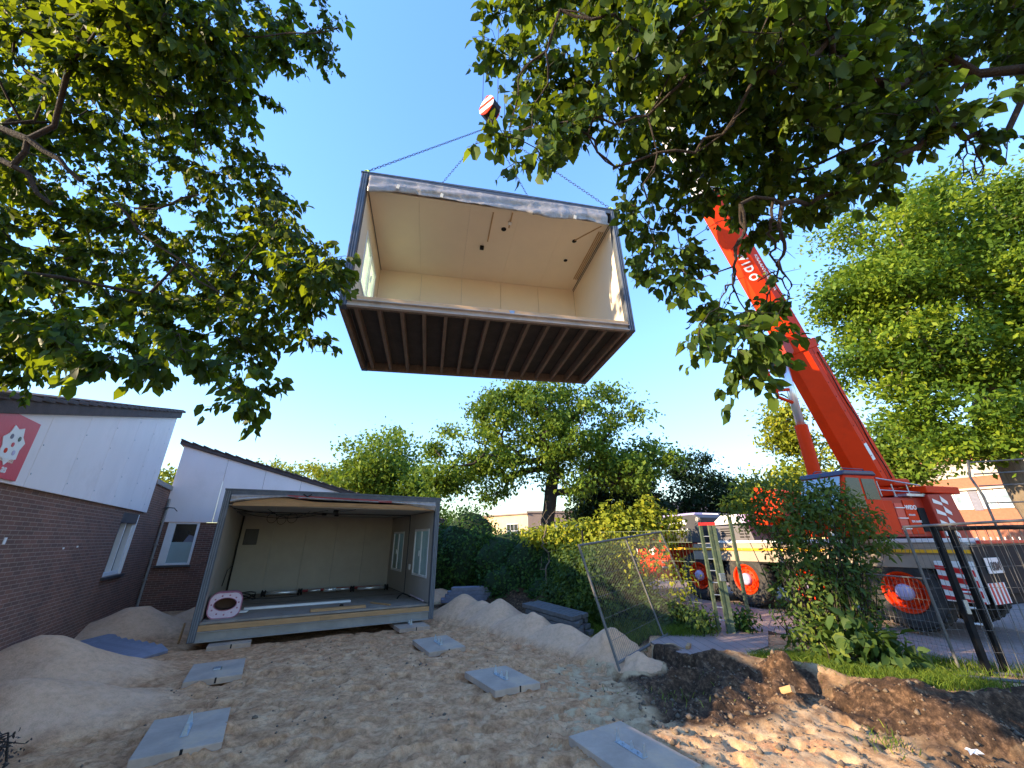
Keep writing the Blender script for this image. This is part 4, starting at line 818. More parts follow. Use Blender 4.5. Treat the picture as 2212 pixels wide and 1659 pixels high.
MB(Ft).prism([(-1.15, .10, 2.50), (-.4, .10, 2.44), (-.4, .10, 2.46), (-1.15, .10, 2.53)], (0, .3, 0)).build('white_cover', 'white_paint', CR, .004)
mb = MB(Ft); mb.box((.4, .4, 2.1), (.75, 1.6, 2.9)); mb.prism([(.4, .5, 2.3), (1.35, .5, 2.3), (1.2, .5, 2.95), (.5, .5, 3.15)], (0, 1.0, 0)); mb.build('ballast_box', 'orange', CR, .02)
mb = MB(Ft)
for k in range(7): mb.box((.55 + k * .11, .485, 2.32), (.58 + k * .11, .50, 2.95))
mb.build('ballast_rib', 'orange_dk', CR)
# rear of the carrier: tail face with plate, lights, striped outrigger boxes
mb = MB(Ft); mb.box((4.76, .02, .75), (4.80, 2.62, 1.58)); mb.build('rear_panel', 'black', CR, .01)
MB(Ft).box((4.78, .30, 1.60), (4.84, 2.6, 1.66)).build('tail_beam', 'vred', CR, .005)
pl = MB(Ft); pl.box((4.81, .22, 1.10), (4.825, .80, 1.36)); pl.build('number_plate', 'white_paint', CR, .004)
text('lettering', '180M', 'darkgrey', CR, Ft((4.828, .28, 1.15)), N_, (0, 0, 1), .20, xs=.95, bold=.004)
mb = MB(Ft); mb.box((4.805, .0, .62), (4.82, .62, .95)); mb.build('warning_board', 'white_paint', CR)
mb = MB(Ft)
for k in range(4): mb.prism([(4.821, .05 + k * .15, .62), (4.821, .115 + k * .15, .62), (4.821, .10 + k * .15, .95), (4.821, .035 + k * .15, .95)], (.004, 0, 0))
mb.build('warning_stripe', 'vred', CR)
mb = MB(Ft); mb.box((4.2, -.03, .62), (4.74, .04, 1.30)); mb.build('outrigger_box', 'white_paint', CR, .01)
mb = MB(Ft)
for k in range(4): mb.prism([(4.2 + .0, -.036, .65 + k * .17 + .07), (4.2, -.036, .65 + k * .17), (4.72, -.036, .62 + k * .17 - .08 if k else .62), (4.72, -.036, .65 + k * .17)], (0, .005, 0))
mb.build('outrigger_stripe', 'vred', CR)
mb = MB(Ft)
for s0 in (4.42, 4.70): mb.tube((s0, -.10, .28), (s0, -.10, 1.3), .018)
for z in (.30, .55, .8, 1.05): mb.tube((4.42, -.10, z), (4.70, -.10, z), .016)
mb.build('access_ladder', 'white_paint', CR)
mb = MB(Ft); mb.box((4.35, -.02, .98), (4.60, .02, 1.2)); mb.build('side_marker', 'yellow', CR, .01)
# superstructure frame
D2v = Vector((-.957, -.29, 0)).normalized(); Ev = Vector((-D2v.y * -1, 0, 0)); Ev = Vector((.29, -.957, 0)).normalized(); C0 = Vector((8.75, 10.4, 0))
Fs = lambda p: C0 + D2v * p[0] + Ev * p[1] + Vector((0, 0, p[2]))           # forward, towards the camera side, up
MB(Fs).lathe((0, 0, 1.85), (0, 0, 1), [(.75, 0), (.75, .22), (0, .22)], 32).build('slewing_ring', 'darkgrey', CR)
mb = MB(Fs); mb.prism([(1.1, 1.15, 2.04), (1.1, 1.15, 2.86), (-.9, 1.15, 2.90), (-1.1, 1.15, 2.2), (-.95, 1.15, 2.04)], (0, -2.3, 0)); mb.build('superstructure', 'orange_dk', CR, .02)
mb = MB(Fs); mb.box((.62, 1.152, 2.1), (1.06, 1.165, 2.8)); mb.box((-.1, 1.152, 2.1), (.28, 1.165, 2.82)); mb.build('side_door', 'orange', CR, .006)
mb = MB(Fs); mb.box((.32, 1.12, 2.1), (.58, 1.16, 2.75)); mb.build('step_recess', 'vred', CR)
mb = MB(Fs)
for z in (2.2, 2.42, 2.64): mb.box((.31, 1.155, z), (.59, 1.19, z + .02))
mb.build('step', 'white_paint', CR)
mb = MB(Fs); mb.box((-.36, 1.152, 2.15), (-.12, 1.175, 2.66)); mb.build('grille', 'black', CR)
rt = -D2v
text('lettering', 'WIDO', 'white_paint', CR, Fs((.26, 1.168, 2.62)), rt, (0, 0, 1), .13, bold=.004)
text('lettering', 'KRAAN', 'white_paint', CR, Fs((.22, 1.168, 2.48)), rt, (0, 0, 1), .06)
text('lettering', '024-3668000', 'white_paint', CR, Fs((.20, 1.168, 2.34)), rt, (0, 0, 1), .07)
# counterweight with slanted stripes
mb = MB(Fs); mb.prism([(-.45, 1.30, 2.0), (-.40, 1.30, 2.95), (-1.25, 1.30, 3.0), (-1.45, 1.30, 2.0)], (0, -2.6, 0)); mb.build('counterweight', 'orange_dk', CR, .02)
MB(Fs).box((-1.55, -1.3, 2.98), (-.36, 1.34, 3.14)).build('counterweight_lid', 'orange', CR, .02)
mb = MB(Fs)
for k in range(4): z = 2.05 + k * .23; mb.prism([(-.50, 1.303, z + .12), (-.50, 1.303, z + .02), (-.78, 1.303, z - .03 if k else 2.02), (-.78, 1.303, z + .03)], (0, .006, 0))
mb.build('counterweight_stripe', 'white_paint', CR)
mb = MB(Fs)
for k in range(4): z = 2.08 + k * .23; mb.prism([(-.80, 1.303, z + .16), (-.80, 1.303, z + .02), (-1.0, 1.303, z - .04 if k else 2.02), (-1.0, 1.303, z + .03)], (0, .006, 0))
mb.build('counterweight_stripe', 'white_paint', CR)
mb = MB(Fs); mb.box((-.35, .75, 3.15), (.22, 1.1, 3.32)); mb.build('winch_box', 'orange', CR, .03)
mb = MB(Fs); mb.lathe((-.42, .95, 3.15), (0, 0, 1), [(.08, 0), (.085, .12), (.05, .2), (0, .2)], 14); mb.build('beacon', 'yellow', CR)
mb = MB(Fs)
for d_ in (.95, .5, .0, -.45): mb.tube((d_, 1.2, 2.88), (d_ + .02, 1.2, 3.16 + .05 * (d_ > .6)), .014)
mb.tube((.97, 1.2, 3.28), (-.45, 1.2, 3.16), .016); mb.tube((.97, 1.2, 3.02), (-.45, 1.2, 3.0), .012); mb.build('handrail', 'steel', CR)
mb = MB(Fs); mb.box((-.44, 1.0, 2.905), (.2, 1.25, 2.96)); mb.build('catwalk', 'steel', CR)
# operator's cab
def cabp(p): return Fs(p)
mb = MB(Fs); mb.prism([(2.35, 1.25, 2.05), (2.40, 1.25, 2.35), (2.02, 1.25, 3.32), (1.06, 1.25, 3.32), (1.02, 1.25, 2.05)], (0, -.95, 0)); mb.build('operator_cab', 'orange', CR, .03)
MB(Fs).prism([(2.10, 1.28, 3.30), (2.02, 1.28, 3.41), (1.08, 1.28, 3.42), (1.0, 1.28, 3.32)], (0, -1.0, 0)).build('operator_cab_roof', 'navy', CR, .03)
mb = MB(Fs); mb.prism([(2.385, 1.2, 2.48), (2.385, .35, 2.48), (2.06, .35, 3.27), (2.06, 1.2, 3.27)], (.02, 0, 0.008)); mb.build('windscreen', 'glass_sky', CR)
mb = MB(Fs); mb.prism([(2.22, 1.252, 2.62), (1.60, 1.252, 2.62), (1.60, 1.252, 3.25), (1.99, 1.252, 3.25)], (0, .008, 0)); mb.prism([(1.53, 1.252, 2.80), (1.10, 1.252, 2.80), (1.13, 1.252, 3.24), (1.53, 1.252, 3.24)], (0, .008, 0)); mb.build('side_window', 'glass_dk', CR)
mb = MB(Fs); mb.path([(2.0, 1.1, 3.42), (1.9, 1.15, 3.47), (1.2, 1.15, 3.47), (1.1, 1.1, 3.42)], .012); mb.path([(2.0, .6, 3.42), (1.9, .6, 3.47), (1.2, .6, 3.47), (1.1, .6, 3.42)], .012); mb.build('roof_rail', 'navy', CR)
mb = MB(Fs); mb.path([(2.43, .5, 2.5), (2.30, .9, 2.95)], .010); mb.path([(2.44, .4, 2.42), (2.46, 1.2, 2.42)], .014); mb.build('wiper', 'black', CR)
mb = MB(Fs)
for z in (2.12, 2.3): mb.lathe((2.42, 1.0, z), (1, 0, 0), [(.06, 0), (.06, .04), (0, .05)], 12)
mb.build('work_lamp', 'white_paint', CR)
# boom: nested sections with a deep chamfer below
B0 = Vector((9.4, 10.57, 3.42)); bd = (TIP - B0); BL = bd.length; bd.normalize()
bx = Ev.copy(); by = bd.cross(bx).normalized()          # bx towards camera side, by = underside direction
if by.dot(D2v) < 0: by = -by
bx = (bx - bd * bx.dot(bd)).normalized()
def section(a, b_, wd, ht, mat, name):
    w2, h2 = wd / 2, ht / 2
    prof = [(-w2, -h2), (w2, -h2), (w2, 0), (w2 * .35, h2), (-w2 * .35, h2), (-w2, 0)]
    p0 = B0 + bd * a; return MB().prism([p0 + bx * x + by * y for x, y in prof], bd * (b_ - a)).build(name, mat, CR, .012)
section(-.7, 3.9, .74, .92, 'orange', 'boom_base')
section(3.91, 9.3, .64, .78, 'orange', 'boom_section'); section(9.31, 14.0, .62, .76, 'white_paint', 'boom_section'); section(14.01, 20.5, .54, .66, 'beige', 'boom_section'); section(20.51, BL, .46, .56, 'white_paint', 'boom_section')
for a_, w_, h_ in ((3.75, .82, 1.0), (9.15, .70, .86), (13.9, .68, .82), (20.4, .60, .72)):
    section(a_, a_ + .26, w_, h_, 'orange', 'boom_collar')
p = B0 + bd * BL; mb = MB(lambda q: p + Vector(q)); mb.lathe((0, -.22, -.1), (0, 1, 0), [(.05, 0), (.30, 0), (.30, .44), (.05, .44)], 20); mb.build('boom_head', 'orange', CR)
# jib lying against the far upper side of the boom with triangular lacing
mb = MB(); jb = lambda a, x, y: B0 + bd * a + bx * x + by * y
for a in np.arange(4.6, 10.0, .45):
    mb.tube(jb(a, .10, -.50), jb(a + .225, .10, -.70), .022, n=5); mb.tube(jb(a + .225, .10, -.70), jb(a + .45, .10, -.50), .022, n=5)
mb.tube(jb(4.5, .10, -.50), jb(10.3, .10, -.50), .03, n=6); mb.tube(jb(4.5, .10, -.71), jb(10.3, .10, -.71), .03, n=6); mb.build('jib_lattice', 'beam_grey', CR)
mb = MB(); [mb.prism([jb(a, .12, -.47), jb(a + .4, .12, -.47), jb(a + .4, .12, -.68), jb(a, .12, -.6)], bx * .02) for a in (5.0, 6.6, 8.2)]; mb.build('jib_bracket', 'vred', CR)
# luffing cylinder and its rest bracket
ca = B0 + bd * 3.85 + by * .56; cf = Vector(Fs((1.12, 0, 2.6)))
cm = cf.lerp(ca, .52)
MB().tube(cf, cm, .15, n=20).build('luffing_cylinder', 'orange', CR, smooth=False); MB().tube(cm, ca, .10, n=18).build('cylinder_rod', 'chrome', CR, smooth=True)
mb = MB(); q0 = B0 + bd * 3.85 + by * .42
mb.prism([q0 + bx * .3, q0 + bx * .3 + by * .38 - bd * .25, q0 + bx * .3 + by * .30 + bd * .35, q0 + bx * .3 + bd * .6], bx * -.6); mb.build('cylinder_lug', 'orange_dk', CR, .01)
mb = MB(); q1 = B0 + bd * 3.0 + by * .95; q2 = B0 + bd * 3.5 + by * .70
mb.path([q2, q1 + by * .45 + bd * .65, q1 + by * .5], .05, 6); mb.build('rest_strut', 'orange', CR); mb = MB(); mb.path([q1 - bd * .1, q1 + by * .5, q1 + by * .55 - bd * .18, q1 - bd * .55], .045, 6); mb.build('rest_bracket', 'orange', CR)
# writing on the boom
fu = (bx * .208 - by * .39).normalized(); fn = (bx * .39 + by * .208).normalized()
text('lettering', 'W I D O', 'white_paint', CR, B0 + bd * 7.15 + bx * .112 + by * .39 + fu * .09 + fn * .004, -bd, fu, .34, 'LEFT', .005, bold=.012, xs=.78)
text('lettering', 'KRAANVERHUUR', 'white_paint', CR, B0 + bd * 6.95 + bx * .324 - by * .15, -bd, -by, .17, 'LEFT', .004, bold=.003, xs=.95)

# small fittings along the boom
mb = MB()
for a in np.arange(.2, 3.6, .42):
    for x_, y_ in ((.374, -.40), (.374, -.06)): c = B0 + bd * a + bx * x_ + by * y_; mb.lathe(c, bx, [(.016, 0), (.016, .01), (0, .012)], 7)
mb.build('boom_bolt', 'orange_dk', CR)
mb = MB(); mb.path([B0 + bd * a + bx * (.39 + .01 * math.sin(a * 5)) + by * (-.30 + .015 * math.sin(a * 3)) for a in np.linspace(-.4, 3.6, 22)], .014, 6); mb.build('boom_hose', 'black', CR)
mb = MB(); e0 = B0 + bx * .372; mb.prism([e0 + bd * -.5 + by * -.20, e0 + bd * 3.7 + by * -.20, e0 + bd * 3.7 + by * -.185, e0 + bd * -.5 + by * -.185], bx * .008); mb.build('weld_seam', 'orange_dk', CR)
MB().prism([e0 + bd * .5 + by * -.14, e0 + bd * .95 + by * -.14, e0 + bd * .95 + by * -.02, e0 + bd * .5 + by * -.02], bx * .006).build('data_plate', 'steel', CR)
# ------------------------------------------------------------------ fences and gates
def mesh_panel(t, W, H, F, tube_r=.020, gap=.05, rows=(.03, .45, .9, 1.35, 1.85), foot=.14, mids=()):
    fr = MB(F); fr.tube((0, 0, -foot), (0, 0, H), tube_r, n=10); fr.tube((W, 0, -foot), (W, 0, H), tube_r, n=10); fr.tube((0, 0, H - .02), (W, 0, H - .02), tube_r, n=10); fr.tube((0, 0, .02), (W, 0, .02), tube_r, n=10)
    for x in mids: fr.tube((x, 0, 0), (x, 0, H), tube_r * .8, n=8)
    fr.build('frame', 'fence_steel', t)
    w_ = MB(F); x = gap
    while x < W - .01: w_.tube((x, 0, .02), (x, 0, H - .02), .0024, n=4, caps=False); x += gap
    for z in rows: w_.tube((0, -.004, z), (W, -.004, z), .0036, n=4, caps=False)
    w_.build('wire_mesh', 'fence_steel', t)
t = thing('site_fence', 'leaning site fence panel of tube and wire mesh standing in the sand ridge', 'fence', (1.703, 7.598, .123), (-.286, -.075, .789), 'site fence panels', frame='local')
mesh_panel(t, 3.447, 1.9, ID, .022, .055, (.02, .33, .66, .99, 1.32, 1.62), .16, (1.72,))
# right-hand panel
a_ = Vector((6.43, 6.75, .22)); b_ = Vector((9.6, 5.1, .22)); dx_ = (b_ - a_).normalized(); ang = math.atan2(dx_.y, dx_.x)
t = thing('site_fence', 'upright wire mesh fence panel beside the striped rear of the crane', 'fence', a_, (R_(4), R_(-3), ang), 'site fence panels', frame='local')
mesh_panel(t, 3.4, 2.0, ID, .020, .075, (.02, .28, .55, .82, 1.1, 1.38, 1.66), .12)
t = thing('site_fence', 'low wire mesh panel behind the shrub, in front of the last orange wheel', 'fence', (5.35, 8.15, .25), (0, R_(2), math.atan2(-1.4, 1.08)), 'site fence panels', frame='local')
w_ = MB(); x = 0
while x < 1.75: w_.tube((x, 0, .0), (x, 0, 1.25), .0028, n=4, caps=False); x += .05
for z in np.arange(.05, 1.26, .15): w_.tube((0, 0, z), (1.75, 0, z), .0032, n=4, caps=False)
w_.build('wire_mesh', 'fence_steel', t); MB().tube((0, 0, 0), (0, 0, 1.3), .016).tube((0, 0, 1.25), (1.75, 0, 1.25), .012).build('frame', 'fence_steel', t)
g_ = thing('gate', 'steel gate leaf with thick shadow-dark posts in front of the crane tail', 'gate', (6.62, 6.56, .2))
mb = MB(); top = Vector((.0, 0, 1.98))
for p0 in (Vector((6.62, 6.55, .15)), Vector((6.93, 6.60, .15))): mb.box(tuple(p0 - Vector((.035, .035, 0))), tuple(p0 + Vector((.035, .035, 2.05))))
mb.build('post', 'black', g_)  # black stands in for the shadow on these gate posts
q0, q1 = Vector((6.62, 6.55, 2.16)), Vector((9.4, 5.0, 2.2)); mb = MB(); mb.tube(q0, q1, .032, n=8); mb.tube(q0 - Vector((0, 0, 1.95)), q1 - Vector((0, 0, 1.95)), .03, n=8)
mb.build('rail', 'black', g_)
mb = MB()
for k in range(1, 28): p0 = q0.lerp(q1, k / 28); mb.tube(p0, p0 - Vector((0, 0, 1.95)), .005, n=5, caps=False)
mb.build('bars', 'fence_steel', g_)
MB().box((6.6, 6.50, 1.0), (6.66, 6.52, 1.18)).build('lock_case', 'steel', g_)
t = thing('scaffold_tube', 'pale tube lying on the ground at the foot of the mesh fence', 'tube', (6.0, 6.3, .27)); MB().tube((5.95, 6.35, .30), (7.6, 5.55, .33), .022, n=8).build('tube', 'fence_steel', t)
# green gate frame by the path
t = thing('gate', 'open green gate with a ladder-like frame and red top at the pavement', 'gate', (4.3, 9.09, .25))
mb = MB(); ga, gb = Vector((4.19, 9.24, .25)), Vector((4.33, 9.12, .25)); up = Vector((.03, .10, 2.05))
for p0 in (ga, gb): mb.prism([p0 + Vector((-.03, -.03, 0)), p0 + Vector((.03, -.03, 0)), p0 + Vector((.03, .03, 0)), p0 + Vector((-.03, .03, 0))], up)
mb.prism([gb + Vector((.04, -.02, 0)), gb + Vector((.12, -.04, 0)), gb + Vector((.12, .03, 0)), gb + Vector((.04, .03, 0))], up); mb.build('post', 'green_metal', t)
mb = MB()
for k in range(1, 9): MB().tube(ga + up * (k / 9), gb + up * (k / 9), .010, n=6).build('rung', 'steel', t)
mb = MB(); mb.prism([ga + up + Vector((-.02, -.04, 0)), gb + up + Vector((.12, -.04, 0)), gb + up + Vector((.12, .04, 0)), ga + up + Vector((-.02, .04, 0))], (0, 0, .06)); mb.build('red_cap', 'vred', t)
MB().box(tuple(gb + Vector((-.02, -.09, .95))), tuple(gb + Vector((.10, -.03, 1.1)))).build('lock_case', 'steel', t, .01)
gp = thing('mesh_fence', 'green wire mesh fence overgrown with vines beside the open gate', 'fence', (3.0, 11.5, .25)); mb = MB(); f0, f1 = Vector((4.02, 9.45, .25)), Vector((2.4, 11.6, .25))
for k in range(33): p0 = f0.lerp(f1, k / 32); mb.tube(p0, p0 + Vector((0, 0, 1.95)), .003, n=4, caps=False)
for z in (.1, .5, .9, 1.3, 1.7, 1.95): mb.tube(f0 + Vector((0, 0, z)), f1 + Vector((0, 0, z)), .005, n=4, caps=False)
mb.build('wire_mesh', 'green_metal', gp)
p0 = Vector((5.55, 10.6, .25)); t = thing('fence_post', 'slim green post behind the shrub, right of the gate', 'post', p0, group='fence posts'); MB().prism([p0, p0 + Vector((.07, 0, 0)), p0 + Vector((.07, .07, 0)), p0 + Vector((0, .07, 0))], (.0, 0, 2.3)).build('post', 'green_metal', t)
p0 = Vector((2.0, 12.0, .25)); t = thing('fence_post', 'thin black post against the dark hedge', 'post', p0, group='fence posts'); MB().tube(p0, p0 + Vector((0, 0, 2.0)), .03).build('post', 'black', t)
mb = MB(); t = thing('wire_fence', 'low dark wire fence in front of the dark hedge', 'fence', (2.0, 12.0, .2))
for k in range(20): p0 = Vector((1.2, 13.0, .25)).lerp(Vector((2.7, 11.3, .25)), k / 19); mb.tube(p0, p0 + Vector((0, 0, 1.1)), .004, n=4, caps=False)
for z in (.3, .6, .9): mb.tube((1.2, 13.0, z + .25), (2.7, 11.3, z + .25), .006, n=4, caps=False)
mb.build('wire_mesh', 'black', t)
# wooden board fence behind the vines
t = thing('board_fence', 'pale timber board fence half hidden by yellow-green vines', 'fence', (3.5, 12.6, .25)); mb = MB()
for k in range(26): p0 = Vector((1.9, 13.9, .25)).lerp(Vector((3.9, 14.35, .25)), k / 25); mb.box(tuple(p0), tuple(p0 + Vector((.075, .02, 1.75))))
M['fenceboard'] = plain('weathered_fence_board', (.50, .33, .20), .85, var=.3, scale=4, stretch=(6, 6, 1)); mb.build('boards', 'fenceboard', t, .004)
MB().tube((1.9, 13.95, 1.6), (3.9, 14.40, 1.6), .03).build('rail', 'fenceboard', t)
# ------------------------------------------------------------------ buildings beyond
def block(name, label, org, ang, W, Dp, H, wall, wins, band=None, roof='darkgrey', gl='glass_sky', cat='building', sidewall=None):
    t = thing(name, label, cat, org, (0, 0, ang), frame='local')
    MB().box((0, 0, 0), (W, Dp, H)).build('wall', wall, t)
    if sidewall: MB().box((-.02, .0, 0), (-.001, Dp, H - .02)).build('side_wall', sidewall, t)
    MB().box((-.15, -.15, H), (W + .15, Dp + .15, H + .22)).build('roof', roof, t)
    for (x0, x1, z0, z1) in wins:
        mb = MB(); f = .06
        mb.box((x0, -.06, z0), (x1, -.001, z0 + f)); mb.box((x0, -.06, z1 - f), (x1, -.001, z1)); mb.box((x0, -.06, z0 + f), (x0 + f, -.001, z1 - f)); mb.box((x1 - f, -.06, z0 + f), (x1, -.001, z1 - f)); xm = (x0 + x1) / 2; mb.box((xm - .03, -.06, z0 + f), (xm + .03, -.001, z1 - f))
        w_ = mb.build('window', 'darkgrey' if gl == 'glass_dk' else 'white', t); MB().box((x0 + f, -.03, z0 + f), (x1 - f, -.002, z1 - f)).build('pane', gl, w_)
    for (z0, z1, mt) in (band or []): MB().box((-.02, -.05, z0), (W + .02, -.0015, z1)).build('band', mt, t)
    return t
# low building: sunlit yellow and shaded brown put into its wall colours
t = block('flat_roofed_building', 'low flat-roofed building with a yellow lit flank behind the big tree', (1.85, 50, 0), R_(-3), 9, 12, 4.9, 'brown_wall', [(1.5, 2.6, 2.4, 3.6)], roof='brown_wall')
t2 = thing('flat_roofed_building', 'wing with a sunlit-yellow wall colour and a window beyond the dark hedge', 'building', (-4.2, 55, 0)); OFF[t2.name] = Vector((0, 0, 0))
a_ = Vector((-4.4, 56.5, 0)); b_ = Vector((1.80, 50.0, 0)); nn_ = (b_ - a_).normalized(); pp = Vector((nn_.y, -nn_.x, 0))
t2.location = a_; OFF[t2.name] = a_
MB().prism([a_, b_, b_ - pp * -.0 + Vector((0, 8, 0)), a_ + Vector((0, 8, 0))], (0, 0, 4.75)).build('wall', 'sunlit_wall', t2)
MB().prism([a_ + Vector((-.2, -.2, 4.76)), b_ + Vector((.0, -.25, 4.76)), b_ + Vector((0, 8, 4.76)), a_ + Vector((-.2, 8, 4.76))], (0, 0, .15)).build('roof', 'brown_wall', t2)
mb = MB(); c0 = a_.lerp(b_, .60) + pp * .03; c1 = a_.lerp(b_, .82) + pp * .03; mb.prism([c0 + Vector((0, 0, 2.0)), c1 + Vector((0, 0, 2.0)), c1 + Vector((0, 0, 3.7)), c0 + Vector((0, 0, 3.7))], pp * .04); mb.build('window', 'glass_dk', t2)
mb = MB()
for f_ in (0, .33, .66, 1): q_ = c0.lerp(c1, f_) + pp * .05; mb.tube(q_ + Vector((0, 0, 2.0)), q_ + Vector((0, 0, 3.7)), .04, n=4)
for z in (2.0, 2.9, 3.7): mb.tube(c0 + pp * .05 + Vector((0, 0, z)), c1 + pp * .05 + Vector((0, 0, z)), .04, n=4)
mb.build('window_frame', 'white', t2)
t = thing('terraced_house', 'pale house with a brown pitched roof and chimney far behind the vines', 'house', (15, 45, 0), (0, 0, R_(2)), frame='local')
MB().box((0, 0, 0), (14, 7, 4.6)).build('wall', 'cream_band', t); MB().prism([(-.3, -.3, 4.6), (-.3, 7.3, 4.6), (-.3, 3.5, 6.0)], (14.6, 0, 0)).build('roof', 'roof_tile', t)
MB().box((1.6, 3.0, 5.6), (2.5, 3.9, 6.7)).build('chimney', 'orange_brick', t)
for x in (1.0, 3.2, 6.2): w_ = MB().box((x, -.05, 2.9), (x + 1.0, -.001, 4.1)).build('window', 'white', t); MB().box((x + .1, -.06, 3.0), (x + .9, -.051, 4.0)).build('pane', 'glass_dk', w_)
t = thing('low_building', 'low white-roofed building behind the vines', 'building', (3.2, 38, 0)); MB().box((3.2, 38, 0), (7.5, 42, 3.3)).build('wall', 'white', t); MB().box((3.1, 37.9, 3.31), (7.6, 42.1, 3.45)).build('roof', 'roof_tile', t)
bang = math.atan2(-.92, .392)
t = block('brick_office', 'orange brick office block with pale bands and wide windows behind the crane', (35.0, 37.3, 0), bang, 34, 10, 8.8, 'orange_brick',
          [(x, x + w_, 4.05, 5.42) for x, w_ in ((3.2, .85), (4.1, .85), (5.5, .85), (6.4, 1.6), (9.0, .85), (9.9, 1.6))], [(6.5, 7.7, 'office_band'), (8.3, 8.5, 'office_band')], 'white')
MB().box((2.6, -.25, 5.5), (14, -.052, 5.66)).build('canopy', 'office_band', t)
for x in (4.98, 8.05): MB().box((x, -.055, 3.95), (x + .48, -.0012, 5.48)).build('spandrel', 'bluestone', t)
# railings and parked car beyond the crane tail
t = thing('railing', 'white picket railing in front of the brick office', 'railing', (17.5, 15.5, .25)); mb = MB(); f0, f1 = Vector((13.5, 17.5, .27)), Vector((19.5, 12.6, .27))
for k in range(48): p0 = f0.lerp(f1, k / 47); mb.tube(p0, p0 + Vector((0, 0, 1.75)), .018, n=5)
for z in (.3, 1.6): mb.tube(f0 + Vector((0, 0, z)), f1 + Vector((0, 0, z)), .02, n=5)
mb.build('railing', 'white', t)
car = thing('parked_car', 'dark parked car glimpsed over the crane tail', 'car', (14.6, 13.6, .262), (0, 0, R_(-39)), frame='local')
prof = [(-2.1, .25), (-2.15, .75), (-1.5, .92), (-.75, 1.42), (.75, 1.45), (1.45, .98), (2.1, .85), (2.15, .25)]
MB().prism([(x, -.85, z) for x, z in prof], (0, 1.7, 0)).build('body', 'darkgrey', car, .05)
MB().prism([(-1.3, -.86, .95), (-.72, -.86, 1.36), (.0, -.86, 1.39), (.0, -.86, .95)], (0, 1.72, 0)).prism([(.06, -.86, .95), (.06, -.86, 1.39), (.72, -.86, 1.38), (1.25, -.86, .97)], (0, 1.72, 0)).build('side_window', 'glass_dk', car)
for x in (-1.35, 1.35):
    for y, s_ in ((-.86, -1), (.86, 1)):
        wo = MB().lathe((x, y - s_ * .2, .32), (0, s_, 0), [(.1, 0), (.32, .0), (.32, .18), (.22, .2), (.22, .17), (0, .17)], 24).build('wheel', 'tyre', car); MB().lathe((x, y - s_ * .02, .32), (0, s_, 0), [(.2, 0), (.18, .02), (0, .03)], 20).build('rim', 'steel', wo)
mb = MB(); mb.box((2.12, -.7, .6), (2.17, -.4, .75)); mb.build('headlight', 'white', car); mb = MB(); mb.box((2.12, .4, .6), (2.17, .7, .75)); mb.build('headlight', 'white', car)
# rack on the tree trunk, street lamp arm
t = thing('steel_rack', 'pale steel ladder-like rack in front of the big tree trunk', 'rack', (10.9, 8.1, .25)); mb = MB(); r0, r1 = Vector((10.0, 8.6, .25)), Vector((10.95, 8.05, .25))
for p0 in (r0, r1): mb.path([p0, p0 + Vector((0, 0, 2.6)), p0 + Vector((-.05, .05, 3.0)), p0 + Vector((0, 0, 3.35))], .022, 8)
for z in (2.1, 2.45, 2.8, 3.05, 3.3): mb.tube(r0 + Vector((0, 0, z)), r1 + Vector((0, 0, z)), .014, n=6)
mb.build('rack', 'fence_steel', t)
t = thing('street_lamp', 'slim pale street lamp with a straight arm above the cabin corner', 'street lamp', (-6.2, 33, .25)); mb = MB(); mb.tube((-6.2, 33, .25), (-6.2, 33, 6.3), .08, .06, 8); mb.build('pole', 'white', t); MB().tube((-6.2, 33, 6.3), (-4.9, 33, 6.75), .05).build('arm', 'white', t); MB().box((-4.95, 32.9, 6.70), (-4.5, 33.1, 6.80)).build('lamp_head', 'beam_grey', t)
